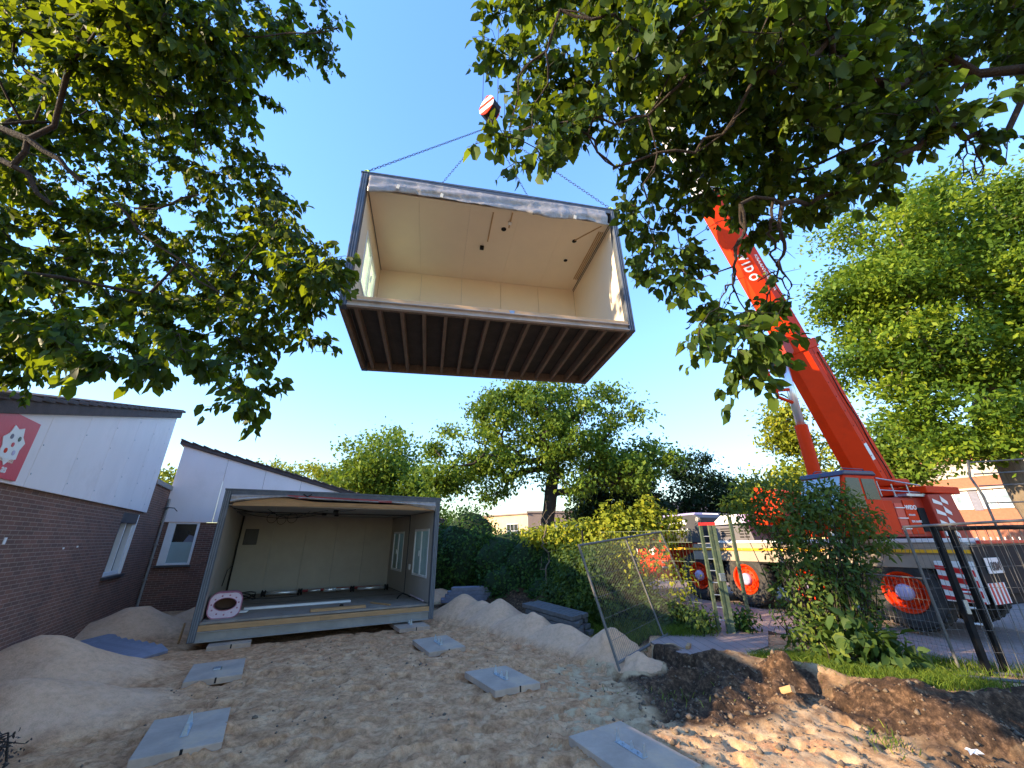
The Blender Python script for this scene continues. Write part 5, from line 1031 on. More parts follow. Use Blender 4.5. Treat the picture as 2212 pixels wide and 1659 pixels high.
# ------------------------------------------------------------------ vegetation
rng = np.random.default_rng(2024)
def near_tree(name, label, nodes, start, r0, nleaf, L, mat, rng, droop, sig, wf=.55, extra=None):
    t = thing(name, label, 'tree', start[0]); ex_ = np.array([[float(v) for v in c.split(',')] for s_ in (extra or '').split(';') if s_ for c in s_.split('|')[1].split()]); V_, F_ = limbs(np.vstack([nodes, ex_]) if extra else nodes, start, r0, .004, rng, .5); npmesh('branches', V_, F_, 'bark', t, smooth=True)
    if extra:
        for seg_ in extra.split(';'):
            r_, pp_ = seg_.split('|'); q_ = [Vector([float(v) for v in c.split(',')]) for c in pp_.split()]; r_ = float(r_); mb_ = MB()
            for i in range(len(q_) - 1):
                m_ = q_[i].lerp(q_[i + 1], .5) + Vector(rng.normal(size=3)) * (q_[i + 1] - q_[i]).length * .07; k0 = 1 - .6 * i / len(q_); k1 = 1 - .6 * (i + 1) / len(q_)
                mb_.tube(q_[i], m_, r_ * k0, r_ * k1, 6); mb_.tube(m_, q_[i + 1], r_ * k1, r_ * k1, 6)
                if r_ < .02: e_ = m_ + Vector(rng.normal(size=3)) * .05; mb_.tube(m_, e_, r_ * .4, .001, 4, False)
            mb_.build('bough', 'bark', t)
    # every node carries twigs; leaves sit along them
    K = 5; tw = np.repeat(nodes, K, 0); dirs = rand_unit(rng, len(tw)) * np.array([1, 1, .6]) + np.array([0, 0, -droop * .5]); dirs /= np.linalg.norm(dirs, axis=1, keepdims=True); ln = rng.uniform(.5, 1.3, len(tw)) * sig
    mb_ = MB()
    for p, d, l in zip(tw, dirs, ln): p = Vector(p); q_ = p + Vector(d) * l; m_ = p.lerp(q_, .5) + Vector(rng.normal(size=3) * l * .08); mb_.tube(p, m_, .0032, .0025, 4, False); mb_.tube(m_, q_, .0025, .0012, 4, False)
    mb_.build('twigs', 'twig', t)
    n_ = nleaf; k = rng.integers(0, len(tw), n_); f = rng.random(n_) ** .8; P = tw[k] + dirs[k] * (ln[k] * f)[:, None] + rng.normal(size=(n_, 3)) * .022
    A = dirs[k] * .55 + rand_unit(rng, n_) * .75 + np.array([0, 0, -droop]); Nn = rand_unit(rng, n_) * .75 + np.array([0, 0, .8])
    Ls = L * rng.choice([.55, .75, .95, 1.15, 1.45] if wf > .65 else [.5, .7, .85, 1.0, 1.25], n_) * rng.uniform(.85, 1.15, n_); leaves('crown', P, A, Nn, Ls, Ls * wf, mat, t, rng, fold=.16)
    return t
dec = lambda s_: np.array([[int(v) / 20 for v in p.split(',')] for p in s_.split()])
TWL = "0.035|-4.97,2.44,5.68 -4.49,2.53,5.52 -4.23,2.62,5.37 -4.07,2.72,5.21;0.035|-4.97,2.56,5.38 -4.75,2.6,5.34 -4.53,2.67,5.25 -4.35,2.8,5.01;0.022|-4.49,2.31,7.64 -4.23,2.45,7.35 -3.91,2.62,7.01 -3.68,2.77,6.72 -3.5,2.88,6.51;0.014|-4.05,3.03,5.26 -3.85,3.16,5.01 -3.44,3.29,4.76 -3.08,3.44,4.47;0.008|-3.03,2.28,6.62 -2.47,2.31,6.64 -1.93,2.31,6.7 -1.7,2.31,6.79;0.014|-3.86,3.05,5.21 -3.51,3.06,5.28 -3.25,3.05,5.39"; TWR = "0.012|2.09,2.35,4.55 2.09,2.42,4.43 2.1,2.47,4.41 2.12,2.51,4.38 2.11,2.54,4.38 2.2,2.6,4.32 2.22,2.64,4.3 2.2,2.67,4.3 2.21,2.7,4.3 2.26,2.74,4.28 2.31,2.78,4.27 2.35,2.82,4.25 2.35,2.87,4.2 2.36,2.91,4.17 2.33,2.97,4.12 2.32,3.02,4.06 2.29,3.09,3.97;0.007|2.19,2.4,4.55 2.18,2.49,4.4 2.21,2.55,4.33 2.27,2.59,4.32 2.28,2.65,4.25 2.26,2.69,4.22 2.26,2.71,4.24;0.007|2.19,2.63,4.1 2.27,2.68,4.06 2.33,2.72,4.03 2.36,2.76,4.01;0.007|2.18,2.66,4.03 2.24,2.69,4.03 2.31,2.75,3.96 2.33,2.8,3.92;0.007|2.09,2.56,4.01 2.06,2.59,4.01 2.02,2.63,3.99 2.01,2.66,3.99;0.012|1.76,2.28,4.43 1.82,2.38,4.28 1.82,2.42,4.25 1.78,2.47,4.2 1.79,2.52,4.16 1.79,2.58,4.08 1.82,2.64,4.03 1.82,2.69,3.98 1.85,2.73,3.97 1.84,2.77,3.95 1.84,2.81,3.91;0.007|1.7,2.51,3.86 1.66,2.54,3.87 1.68,2.58,3.84 1.65,2.63,3.8 1.66,2.68,3.76;0.007|3.96,2.38,5.27 4.01,2.45,5.18 4,2.49,5.15 4.05,2.56,5.07 4.05,2.61,5.03;0.007|3.97,2.38,5.27 4.1,2.46,5.17 4.11,2.52,5.08 4.21,2.57,5.05 4.37,2.59,5.07;0.007|4.07,2.44,5.14 4.15,2.49,5.07 4.09,2.57,4.96;0.007|4.14,2.38,5.27 4.32,2.41,5.29 4.4,2.46,5.24;0.012|1.37,1.8,5.38 1.28,1.9,5.22 1.04,2.01,5.03 0.8,2.05,4.99 0.67,2.05,5.09 0.6,2.12,4.98 0.68,2.19,4.88 0.83,2.26,4.8;0.007|1.02,1.97,4.97 1.1,2.09,4.74 1,2.2,4.54 1.05,2.27,4.43;0.012|2.25,1.59,5.63 2.01,1.69,5.48 1.82,1.82,5.24 1.7,1.93,5.02 1.58,2.03,4.85 1.39,2.1,4.75;0.012|0.81,1.75,5.8 0.64,1.78,5.8 0.39,1.77,5.91 0.34,1.84,5.81 0.29,1.92,5.67 0.18,1.97,5.64 0.06,2.04,5.53 0.04,2.15,5.35 -0.01,2.24,5.21;0.007|0.27,1.85,5.53 0.29,1.96,5.33 0.17,2.05,5.2 0.21,2.15,5.02"
NL = dec("-187,72,200 -73,42,163 -84,45,157 -145,65,148 -131,93,142 -53,44,128 -129,97,86 -85,71,89 -58,52,129 -111,64,104 -59,73,98 -52,74,109 -47,55,153 -114,79,122 -139,84,103 -50,70,86 -91,40,159 -135,90,88 -136,78,145 -130,71,126 -87,45,80 -102,94,125 -101,79,133 -78,41,154 -75,68,88 -108,49,102 -61,60,139 -104,56,142 -137,67,121 -106,98,113 -50,77,97 -59,60,170 -103,51,149 -129,82,124 -129,59,129 -96,66,146 -118,55,173 -117,48,166 -101,49,152 -134,98,129 -62,60,70 -75,47,158 -157,48,189 -94,50,147 -124,66,153 -81,70,88 -147,71,146 -188,73,174 -82,82,135 -43,69,101 -97,86,118 -89,90,132 -98,46,193 -106,61,148 -182,108,96 -156,97,86 -127,65,150 -131,66,130 -114,80,133 -74,43,150 -114,61,102 -139,68,148 -68,69,142 -73,60,147 -97,89,115 -132,75,154 -121,47,163 -116,52,151 -99,82,152 -134,89,85 -65,95,100 -118,92,136 -141,73,137 -58,47,129 -160,96,103 -87,59,140 -196,72,209 -123,98,131 -84,86,106 -152,63,195 -169,85,114 -122,44,182 -116,67,137 -122,93,123 -160,90,92 -133,58,173 -171,64,181 -146,94,113 -36,63,93 -98,42,157 -83,81,103 -128,94,100 -165,54,205 -101,69,147 -105,68,136 -67,43,143 -87,53,83 -164,56,206 -107,52,165 -58,74,108 -69,36,149 -80,55,73 -112,64,156 -78,56,141 -64,74,86 -63,38,160 -182,61,210 -118,73,138 -116,41,172 -105,90,137 -134,56,135 -130,99,103 -48,63,106 -84,52,75 -132,65,126 -76,42,176 -59,52,134 -210,77,203 -138,65,118 -68,45,164 -137,96,89 -60,34,128 -76,46,169 -45,64,66 -113,66,148 -103,41,170 -85,115,86 -166,72,157 -91,59,147 -64,36,135 -79,49,146 -54,39,123 -103,50,109 -35,61,87 -160,88,90 -71,77,136 -110,97,93 -93,77,140 -63,44,146 -60,46,130 -163,95,101 -52,76,103 -169,99,90 -72,50,179 -76,77,136 -105,57,116 -103,49,141 -82,37,155 -60,58,130 -145,67,145 -49,80,89 -96,51,97 -59,32,121 -107,67,143 -111,45,175 -71,57,151 -139,62,167 -103,77,128 -125,54,178 -171,70,160 -93,49,93 -51,55,143 -161,99,99 -128,52,169 -76,80,144 -146,62,173 -73,47,128 -139,66,127 -101,72,131 -140,50,174 -82,85,123 -73,37,153 -126,91,127 -109,60,96 -143,59,163 -78,56,152 -129,79,117 -39,76,100 -67,63,154 -111,60,98 -126,92,105 -72,44,121 -65,62,161 -199,69,218 -145,98,107 -77,48,80 -54,69,85 -130,73,115 -130,78,128 -146,98,117 -154,62,162 -78,52,127 -104,87,121 -150,79,106 -106,95,98 -122,90,159 -103,80,118 -72,43,181 -185,73,177 -114,92,95 -113,39,171 -60,54,67 -123,57,155 -118,67,134 -161,99,85 -106,55,159 -107,63,137 -183,104,98 -38,62,90 -91,73,93 -157,86,102 -114,54,138 -99,40,175 -101,52,143 -139,81,87 -57,77,78 -139,86,139 -73,71,85 -131,77,118 -137,65,129 -99,50,176 -104,47,171 -144,58,147 -113,54,158 -74,81,107 -64,77,112 -122,76,146 -92,99,93 -61,71,118 -143,61,158 -159,92,105 -151,68,166 -98,76,134 -75,57,148 -76,41,139 -166,55,190 -64,73,117 -141,90,100 -73,38,132 -122,47,178 -85,70,157 -65,66,167 -103,70,95 -138,93,140 -55,36,119 -137,43,179 -62,73,131 -139,80,132 -190,111,86 -115,93,121 -159,93,115 -104,64,152 -72,46,122 -87,47,148 -61,48,144 -126,94,155 -151,69,141 -124,79,126 -143,83,112 -59,61,75 -57,76,114 -45,63,63 -127,63,151 -122,54,147 -98,54,98 -60,36,123 -173,64,192 -91,46,189 -136,68,118 -69,51,70 -141,50,196 -56,73,92 -98,77,128 -160,92,117 -49,62,100 -124,56,178 -103,66,136 -77,75,131 -78,78,93 -44,63,91 -74,92,96 -114,52,165 -108,43,158 -144,96,86 -117,89,108 -139,98,110 -93,86,137 -133,100,138 -95,74,149 -122,90,79 -92,49,163 -108,51,113 -64,101,97 -121,84,119 -105,51,136 -63,55,67 -144,48,191 -93,71,149 -86,48,138 -85,39,153 -119,65,131 -50,65,71 -150,59,168 -121,66,141 -58,59,158 -63,34,135 -114,50,215 -145,92,83 -139,86,117 -149,49,201 -150,71,160 -110,58,125 -131,87,89 -55,72,101 -82,57,141 -135,98,124 -100,48,90 -153,67,137 -66,57,137 -143,65,126 -66,39,125 -155,66,137 -127,95,91 -127,57,132 -87,50,81 -106,79,109 -93,77,123 -58,57,67 -168,91,96 -64,60,153 -151,55,193 -160,84,100 -138,52,170 -88,41,168 -57,86,88 -118,49,172 -63,46,156 -120,60,158 -96,67,95 -103,61,96 -62,38,136 -113,105,107 -46,78,93 -75,39,167 -69,60,132 -189,106,94 -141,85,114 -137,85,84 -170,58,209 -106,57,107 -58,43,123 -160,68,162 -64,36,121 -168,65,167 -50,56,150 -142,46,195 -81,50,186 -185,71,188 -141,73,158 -163,87,109 -134,49,200 -136,88,102 -115,74,124 -109,56,109 -78,53,146 -79,46,184 -61,73,115 -100,97,136 -139,44,175 -86,57,153 -147,55,206 -159,93,82 -136,50,182 -127,62,110 -128,69,137 -168,99,98 -75,38,134 -173,111,87 -104,58,116 -137,84,101 -82,64,145 -120,79,156 -112,64,120 -91,50,152 -141,42,184 -101,79,119 -70,73,98 -62,40,118 -64,82,122 -81,74,146 -75,56,167 -120,98,105 -98,49,100 -146,58,145 -86,43,151 -79,73,92 -77,36,141 -136,84,127 -138,53,202 -79,88,102 -45,56,150 -77,46,132 -90,45,146 -129,63,136 -156,64,181 -117,86,158 -71,54,73 -146,63,168 -112,88,116 -64,76,126 -192,116,90 -141,59,165 -133,97,112 -205,117,92 -82,42,136 -121,55,157 -166,57,194 -69,57,164 -63,80,85 -82,48,132 -64,44,125 -74,38,159 -81,85,118 -84,51,125 -64,83,84 -112,61,130 -62,73,97 -140,96,82 -137,63,151 -95,49,88 -61,88,104 -99,73,147 -58,56,137 -89,45,138 -87,46,75 -134,73,138 -115,83,125 -129,93,116 -121,60,143 -138,95,102 -96,47,86 -133,92,96 -150,63,188 -127,86,116 -123,92,115 -148,92,98 -66,35,134 -193,65,210 -67,49,158 -72,68,121 -59,36,144 -46,79,84 -56,36,135 -101,48,99 -72,44,148 -54,41,126 -78,56,156 -104,46,195 -59,81,83 -76,67,138 -102,38,169 -123,62,165 -56,83,97 -78,59,134 -60,36,125 -120,89,81 -65,38,155 -181,112,85 -62,55,147 -163,65,187 -68,48,122 -168,66,188 -111,51,151 -154,62,186 -163,52,195 -119,83,147 -108,68,101 -66,83,101 -85,104,87 -175,74,159 -81,91,117 -121,48,196 -122,83,120 -71,78,109 -89,42,175 -111,96,120 -69,78,84 -143,96,99 -163,54,198 -198,115,96 -133,95,90 -102,75,155 -39,60,89 -162,91,100 -58,38,118 -47,74,92 -170,61,177 -101,56,135 -103,81,106 -43,54,154 -117,69,157 -65,46,162 -72,85,116 -53,40,127 -79,43,124 -86,71,130 -87,44,81 -146,67,152 -124,50,181 -60,60,122 -71,54,71 -62,54,128 -112,108,100 -79,47,190 -104,69,143 -155,88,104 -65,61,140 -107,87,110 -81,70,126 -157,68,157 -121,71,124 -85,92,101 -97,43,151 -145,98,96 -73,42,157 -61,50,155 -94,43,150 -113,67,135 -106,45,187 -131,51,165 -86,50,147 -96,95,119 -120,98,100 -115,64,152 -104,50,158 -71,81,95 -120,65,122 -143,89,108 -66,79,99 -155,51,199 -102,53,147 -61,70,93 -85,58,147 -43,57,148 -55,77,83 -149,57,196 -101,95,96 -136,85,144 -72,72,83 -130,58,125 -68,44,168 -47,77,97 -53,46,134 -77,90,101 -131,80,85 -107,77,142 -112,51,158 -53,52,144 -88,50,159 -79,74,150 -129,96,89 -78,71,139 -60,56,162 -135,68,125 -68,57,149 -73,55,136 -45,65,90 -193,75,191 -58,46,149 -75,51,145 -93,50,78 -73,57,141 -108,69,157 -118,89,135 -188,70,190 -52,55,69 -88,44,171 -160,88,99 -113,89,91 -122,57,128 -60,78,126 -95,52,128 -97,83,121 -148,82,91 -91,80,99 -81,45,122 -85,54,148 -71,45,177 -95,48,89 -95,82,151 -153,56,177 -54,52,150 -89,87,100 -95,59,141 -128,71,112 -71,45,124 -105,54,119 -53,42,126 -152,85,105 -80,45,134 -153,98,98 -74,87,114 -61,63,170 -157,65,162 -82,66,138 -109,77,117 -120,48,189 -159,58,186 -124,85,126 -194,68,208 -180,58,207 -69,63,151 -80,57,131 -178,67,204 -100,65,95 -96,91,123 -130,85,153 -80,83,97 -130,56,189 -106,101,93"); NR = dec("40,47,114 6,43,103 20,32,120 28,61,111 12,45,120 40,46,118 53,61,107 10,43,122 42,55,123 113,41,169 9,49,127 96,51,141 28,50,117 22,53,96 58,43,105 24,33,143 41,48,109 85,48,133 13,41,141 17,57,122 34,67,90 23,45,108 37,52,69 63,75,119 72,51,119 31,38,150 74,39,153 36,36,129 88,50,148 95,45,120 76,32,139 82,53,134 29,37,118 70,43,109 27,40,116 10,46,162 51,40,133 31,67,103 7,41,163 13,49,159 4,42,96 16,53,124 89,49,108 47,38,138 71,32,139 77,54,119 26,56,89 31,67,109 52,56,123 99,35,146 71,41,157 24,40,165 55,64,119 33,46,112 18,38,166 32,38,131 33,27,104 37,54,110 32,55,111 28,33,146 82,50,126 75,42,158 22,37,106 50,62,121 51,44,125 16,47,143 63,44,123 21,29,110 50,53,122 39,35,123 97,43,152 54,39,124 115,51,138 59,43,118 32,57,124 82,51,116 2,47,143 41,37,142 36,56,107 44,40,106 44,51,115 71,49,120 61,54,121 36,54,120 12,56,118 1,49,102 38,48,108 17,39,144 49,36,112 50,51,113 66,52,102 67,57,105 25,36,133 58,35,149 6,51,161 2,52,142 68,65,123 12,34,145 62,61,125 124,54,140 64,45,118 53,37,156 9,42,102 62,41,148 51,54,110 68,46,105 106,40,142 59,48,108 37,28,123 44,36,107 31,56,82 31,39,109 102,50,147 35,44,110 66,46,111 23,50,124 104,47,140 57,73,124 16,49,122 71,47,118 45,31,116 56,61,113 16,35,148 14,44,131 26,55,117 21,33,105 45,39,124 37,32,118 31,42,116 123,53,159 101,42,156 9,53,113 95,33,136 56,76,116 46,37,151 39,56,76 5,55,157 105,43,150 86,51,153 7,48,120 54,73,126 11,34,134 99,40,159 14,32,148 32,38,128 46,59,104 102,52,158 18,44,106 46,30,132 5,53,137 33,36,110 39,66,82 76,40,145 128,51,164 14,45,142 75,51,140 94,40,152 87,56,133 4,32,144 22,40,141 56,67,106 84,39,165 14,42,150 48,63,75 70,64,117 24,34,130 52,42,121 85,51,137 40,44,113 107,41,160 62,37,136 1,46,160 2,47,117 35,32,144 67,44,101 89,51,153 30,33,139 39,37,105 53,34,146 63,48,114 4,35,149 50,33,148 42,66,121 -3,51,140 53,43,109 28,33,105 5,46,107 44,64,116 81,43,161 22,35,130 96,45,139 76,43,129 3,45,150 41,57,70 38,35,114 67,56,113 49,40,121 24,39,118 61,51,116 28,29,136 19,45,133 82,33,147 43,34,153 25,43,144 0,52,137 6,52,123 25,48,123 68,36,144 17,50,129 116,57,149 51,36,126 49,35,156 3,52,119 102,45,153 30,28,110 102,47,172 58,38,133 39,60,65 39,31,107 106,43,126 37,66,93 74,44,141 21,43,162 127,45,157 27,59,113 2,46,145 6,38,144 124,48,168 40,64,69 27,34,128 124,53,154 109,46,125 87,51,145 58,44,123 102,47,125 24,61,100 61,37,132 48,42,128 50,43,106 59,40,115 98,46,134 2,44,124 79,47,124 64,39,149 36,42,117 48,64,124 41,29,121 -1,40,96 100,34,148 25,52,107 94,31,131 14,52,129 31,29,99 24,42,152 100,54,149 51,49,115 75,46,107 5,47,168 50,65,83 38,40,117 100,42,163 26,61,92 57,34,140 97,35,154 23,42,129 43,36,130 49,49,119 107,44,139 43,33,133 43,72,118 57,66,118 83,46,125 76,55,120 104,38,145 62,50,123 63,49,111 112,55,168 12,49,114 36,39,129 119,50,140 46,32,123 25,56,113 79,48,134 36,61,76 108,49,156 58,36,135 50,52,113 16,40,154 109,56,159 34,62,104 106,40,162 36,56,69 108,44,144 65,60,124 32,37,142 72,67,117 47,43,106 97,38,155 76,39,151 62,45,98 69,50,134 28,51,70 73,61,114 41,39,111 55,57,105 67,39,148 7,52,108 39,74,102 49,54,114 33,50,126 66,50,126 53,70,116 120,55,149 57,49,125 51,55,107 67,64,125 61,37,158 2,42,155 56,42,129 22,40,121 76,32,149 32,45,114 94,35,143 45,34,117 50,44,120 15,36,126 29,31,108 99,49,148 14,34,142 9,39,160 30,45,120 57,50,111 89,52,129 64,60,127 14,41,104 40,59,107 39,70,86 98,44,137 26,59,88 70,39,139 37,67,121 9,53,160 69,54,122 67,42,105 37,33,136 71,42,101 90,47,154 110,44,163 7,34,139 58,52,98 122,47,161 61,48,116 53,40,114 25,49,127 6,49,148 40,41,125 28,35,135 7,47,122 113,56,153 21,45,130 102,43,148 21,47,128 39,41,108 59,39,116 103,42,125 16,34,125 74,55,115 12,49,152 15,45,162 88,38,159 56,39,121 66,52,106 27,40,139 40,31,116 4,50,126 21,49,127 66,34,142 51,35,119 36,36,148 21,50,111 26,38,161 26,30,106 34,40,124 21,41,116 54,39,152 47,43,122 39,61,121 92,32,137 53,42,120 15,42,127 79,47,127 27,55,128 37,37,153 12,49,111 20,30,105 52,66,102 95,54,139 73,34,139 1,52,162 95,31,135 122,53,153 28,46,111 41,72,105 26,29,100 100,50,168 79,49,151 101,43,125 89,42,149 66,36,153 19,50,117 5,44,155 35,68,116 51,67,107 60,73,109 46,32,115 61,72,121 18,45,129 99,38,129 119,42,152 110,54,170 36,49,125 53,64,121 38,32,107 100,40,157 96,44,142 99,42,141 80,39,164 55,35,139 61,66,108 22,46,129 87,48,154 5,42,162 55,68,126 10,45,135 103,53,148 15,37,159 64,37,131 35,67,93 91,45,164 100,41,129 18,37,118 38,37,126 27,59,126 47,57,78 52,65,107 18,35,154 36,54,72 58,46,124 36,60,123 122,53,149 56,39,147 43,63,70 13,51,145 100,40,134 11,45,146 55,55,98 58,60,100 53,65,111 81,47,106 14,39,156 48,54,116 53,39,121 25,41,106 -2,47,142 114,39,166 34,35,134 97,41,148 53,38,154 31,35,121 53,70,127 11,45,114 38,32,124 20,41,153 9,54,154 100,41,117 24,33,137 97,49,136 20,50,146 23,35,124 33,57,108 38,52,112 99,50,130 31,72,106 125,55,152 82,41,156 96,47,127 19,41,115 -5,58,146 81,52,118 65,44,106 52,33,129 65,29,135 65,70,121 79,42,144 59,32,146 26,50,107 35,38,132 36,36,156 100,46,127 16,37,136 63,41,125 32,39,119 42,66,113 17,45,149 2,49,110 29,29,110 36,48,108 79,51,121 35,43,113")
near_tree('broadleaf_tree', 'dark leafy tree reaching in from the left with glowing backlit leaves', NL, [(-3.6, -2.0, 0), (-3.9, -1.4, 2.6), (-4.8, .2, 4.0)], 0.045, 58000, .10, 'leaf_near', rng, .75, .30, .60, TWL)
near_tree('broadleaf_tree', 'overhanging tree with big rounded leaves and crooked bare twigs at the upper right', NR, [(6.2, -1.6, 0), (5.9, -.9, 3.2), (5.0, .6, 5.6)], .06, 27000, .09, 'leaf_near2', rng, .55, .25, .72, TWR)
far_tree('cherry_tree', 'wide forked tree with olive leaves under the hanging cabin', (2.0, 22, .2),
         [(-1.6, 22, 7.2, 3.4, 2.8, 2.6), (1.2, 22, 8.8, 3.4, 3, 2.2), (4.2, 21.5, 7.8, 3.4, 3, 2.5), (6.9, 21.8, 6.0, 2.0, 2, 1.3), (-3.2, 22, 5.6, 1.8, 2, 1.6), (3.6, 21, 5.8, 2.4, 2, 1.6), (.2, 21.5, 6.0, 2.4, 2, 1.2), (8.3, 21.8, 6.6, 1.1, 1, .6), (-3.4, 21.6, 4.3, 1.3, 1.2, .9), (-1.0, 21.2, 4.3, 1.0, .8, .8), (1.0, 22.4, 9.9, 2.4, 2, 1.2), (5.4, 21, 5.2, 1.6, 1.4, 1.3)], 190, 36000, .235, 'leaf_far', 'bark', .36, rng, fork=(2.0, 22, 3.6), spread=.42, droop=.6)
for nm_, lb, base, bl, nc, nl, L_, mt in (
    ('broadleaf_tree', 'tall round pale green tree left of the forked tree', (-10.2, 32, .2), [(-10.4, 32, 8.4, 3.2, 3, 3.0), (-9.0, 32, 6.0, 3.2, 3, 2.4), (-12, 32, 5.8, 2.4, 3, 2.4), (-7.2, 32, 4.2, 2.2, 2, 2.4)], 120, 9000, .34, 'leaf_far'),
    ('broadleaf_tree', 'low sunlit tree beyond the school roof, left of the round tree', (-21.5, 45, .2), [(-22, 45, 7.4, 2.8, 2.5, 2.4), (-18.5, 45, 6.6, 2.6, 2.5, 2.6), (-15.5, 44, 6.0, 2.6, 2.5, 2.8)], 80, 6500, .42, 'leaf_sun'),
    ('broadleaf_tree', 'small sunlit tree tip above the sloping school roof', (-31.4, 50, .2), [(-31, 50, 9.2, 2.0, 2, 2.4), (-28, 50, 8.0, 2.2, 2, 2.0)], 45, 3200, .45, 'leaf_sun'),
    ('broadleaf_tree', 'bright tree showing in the gap between the two school gables', (-38.5, 44, .2), [(-38.8, 44, 7.0, 3.2, 2, 2.6)], 40, 3000, .42, 'leaf_sun'),
    ('holly_tree', 'dark dense tree behind the right side of the forked tree', (6.9, 27, .2), [(6.9, 27, 5.0, 2.6, 2.4, 2.6), (8.6, 27, 3.6, 1.6, 1.6, 1.6), (5.2, 27, 3.6, 1.4, 1.5, 1.6)], 110, 11000, .26, 'leaf_dark'),
    ('holly_tree', 'dark blue-green layered tree standing apart, left of the crane boom', (14.6, 30, .2), [(13.6, 30, 6.6, 1.5, 1.5, 1.5), (15.2, 30, 5.2, 2.2, 2, 1.5), (12.6, 30, 4.4, 1.4, 1.4, 1.1), (16.8, 30, 4.4, 1.6, 1.6, 1.7), (14.2, 30, 3.2, 2.2, 2, 1.2)], 110, 8500, .26, 'leaf_dark'),
    ('broadleaf_tree', 'yellow-green tree strip behind the boom cylinder', (17.6, 24, .2), [(17.4, 24, 8.4, 1.1, 1, 1.7), (18.2, 24, 5.8, 1.4, 1, 1.8), (16.2, 24, 4.6, 1.4, 1, 1.2)], 60, 4500, .26, 'leaf_sun'),
    ('broadleaf_tree', 'yellow-green bushy tree between the shrub and the boom', (13.8, 20.5, .2), [(13.6, 20.5, 4.3, 1.5, 1.2, 1.4), (15.2, 20.5, 3.8, 1.2, 1, 1.2), (12.4, 20.5, 3.0, 1.0, 1, 1.2)], 60, 4200, .24, 'leaf_sun'),
    ('broadleaf_tree', 'tree behind the operator cab of the crane', (22.5, 22, .2), [(22.5, 22, 7.0, 1.9, 1.6, 1.9), (21.5, 22, 5.6, 1.3, 1.3, 1.4)], 50, 3600, .26, 'leaf_far')):
    far_tree(nm_, lb, base, bl, nc, int(nl * 1.8), L_, mt, 'bark', .15, rng, spread=.5 if L_ < .3 else .7, droop=.35)
far_tree('beech_tree', 'towering layered tree with sunlit yellow-green tiers at the right edge', (21.3, 16.6, .2),
         [(20.5, 16, 16.0, 3.6, 3, 2.6), (24.5, 16, 17.0, 4.5, 3, 3.0), (17.8, 16, 12.8, 3.0, 2.6, 2.0), (22.5, 15, 13.0, 4.2, 3, 2.2), (27, 16, 13.5, 3.5, 3, 3), (17.0, 16, 9.6, 2.6, 2.4, 1.8), (21.0, 15.5, 9.8, 3.8, 3, 1.8), (25.5, 15, 9.8, 3.6, 3, 1.9), (19.5, 15.5, 7.0, 2.6, 2.4, 1.3), (23.8, 15, 7.2, 2.6, 2.4, 1.2), (19.0, 16, 5.5, 1.6, 1.6, .8)],
         420, 125000, .23, 'leaf_tier', 'bark_lit', .42, rng, fork=(20.6, 16.3, 6.2), spread=.62, droop=.25, flat=.5, cw=.6)
# hedges and vines
def mass(name, label, cat, blobs, n_, L, mat, rng, shell=.72, core=None, group=None, far=True, up=.4, stems=0, base=None, wf=.6):
    b_ = Vector(base) if base else Vector((blobs[0][0], blobs[0][1], .2)); t = thing(name, label, cat, b_, group=group)
    P, u, k = blob_points(rng, blobs, n_, shell); ok = P[:, 2] > .12; P, u = P[ok], u[ok]; n_ = len(P)
    P += rng.normal(size=P.shape) * .06
    A = u * .5 + rand_unit(rng, n_) * .7 + np.array([0, 0, -.35]); Nn = u + np.array([0, 0, up]) + rand_unit(rng, n_) * .5
    Ls = L * rng.uniform(.6, 1.3, n_); cl_ = vnoise(P[:, 0] + P[:, 2], P[:, 1] + P[:, 2] * .7, 3, .5) + .5
    leaves('foliage', P, A, Nn, Ls, Ls * wf, mat, t, rng, far=far, rnd=np.clip(cl_ * .6 + rng.random(n_) * .5 - .05, 0, 1), fold=.18)
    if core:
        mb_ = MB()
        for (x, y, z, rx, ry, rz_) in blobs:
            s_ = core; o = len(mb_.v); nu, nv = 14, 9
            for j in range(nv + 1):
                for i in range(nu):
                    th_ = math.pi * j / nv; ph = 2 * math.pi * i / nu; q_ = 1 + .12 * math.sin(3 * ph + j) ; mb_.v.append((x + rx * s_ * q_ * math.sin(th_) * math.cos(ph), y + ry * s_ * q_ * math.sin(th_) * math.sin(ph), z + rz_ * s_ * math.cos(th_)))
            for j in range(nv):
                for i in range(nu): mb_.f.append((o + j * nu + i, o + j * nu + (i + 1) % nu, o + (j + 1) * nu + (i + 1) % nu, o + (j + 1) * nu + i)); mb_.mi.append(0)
        mb_.build('dark_core', 'hedge_core', t, smooth=True)
    if stems:
        mb_ = MB()
        for _ in range(stems):
            i = rng.integers(0, n_); q_ = Vector(P[i]); p_ = b_ + Vector(((q_.x - b_.x) * .35 + rng.normal() * .12, (q_.y - b_.y) * .35 + rng.normal() * .12, -.05)); m_ = p_.lerp(q_, .55) + Vector((rng.normal() * .06, rng.normal() * .06, .12)); mb_.tube(p_, m_, .012, .008, 5); mb_.tube(m_, q_, .008, .003, 5)
        mb_.build('stems', 'bark', t)
    return t
mass('hedge', 'rounded dark clipped bush right of the standing cabin', 'hedge', [(-1.7, 16.3, 1.6, 1.25, 1.1, 1.75), (-2.6, 16.8, 1.2, 1.2, 1.0, 1.5), (-.6, 15.8, .9, 1.0, .9, 1.2)], 9000, .12, 'leaf_ivy', rng, core=.82, wf=.7)
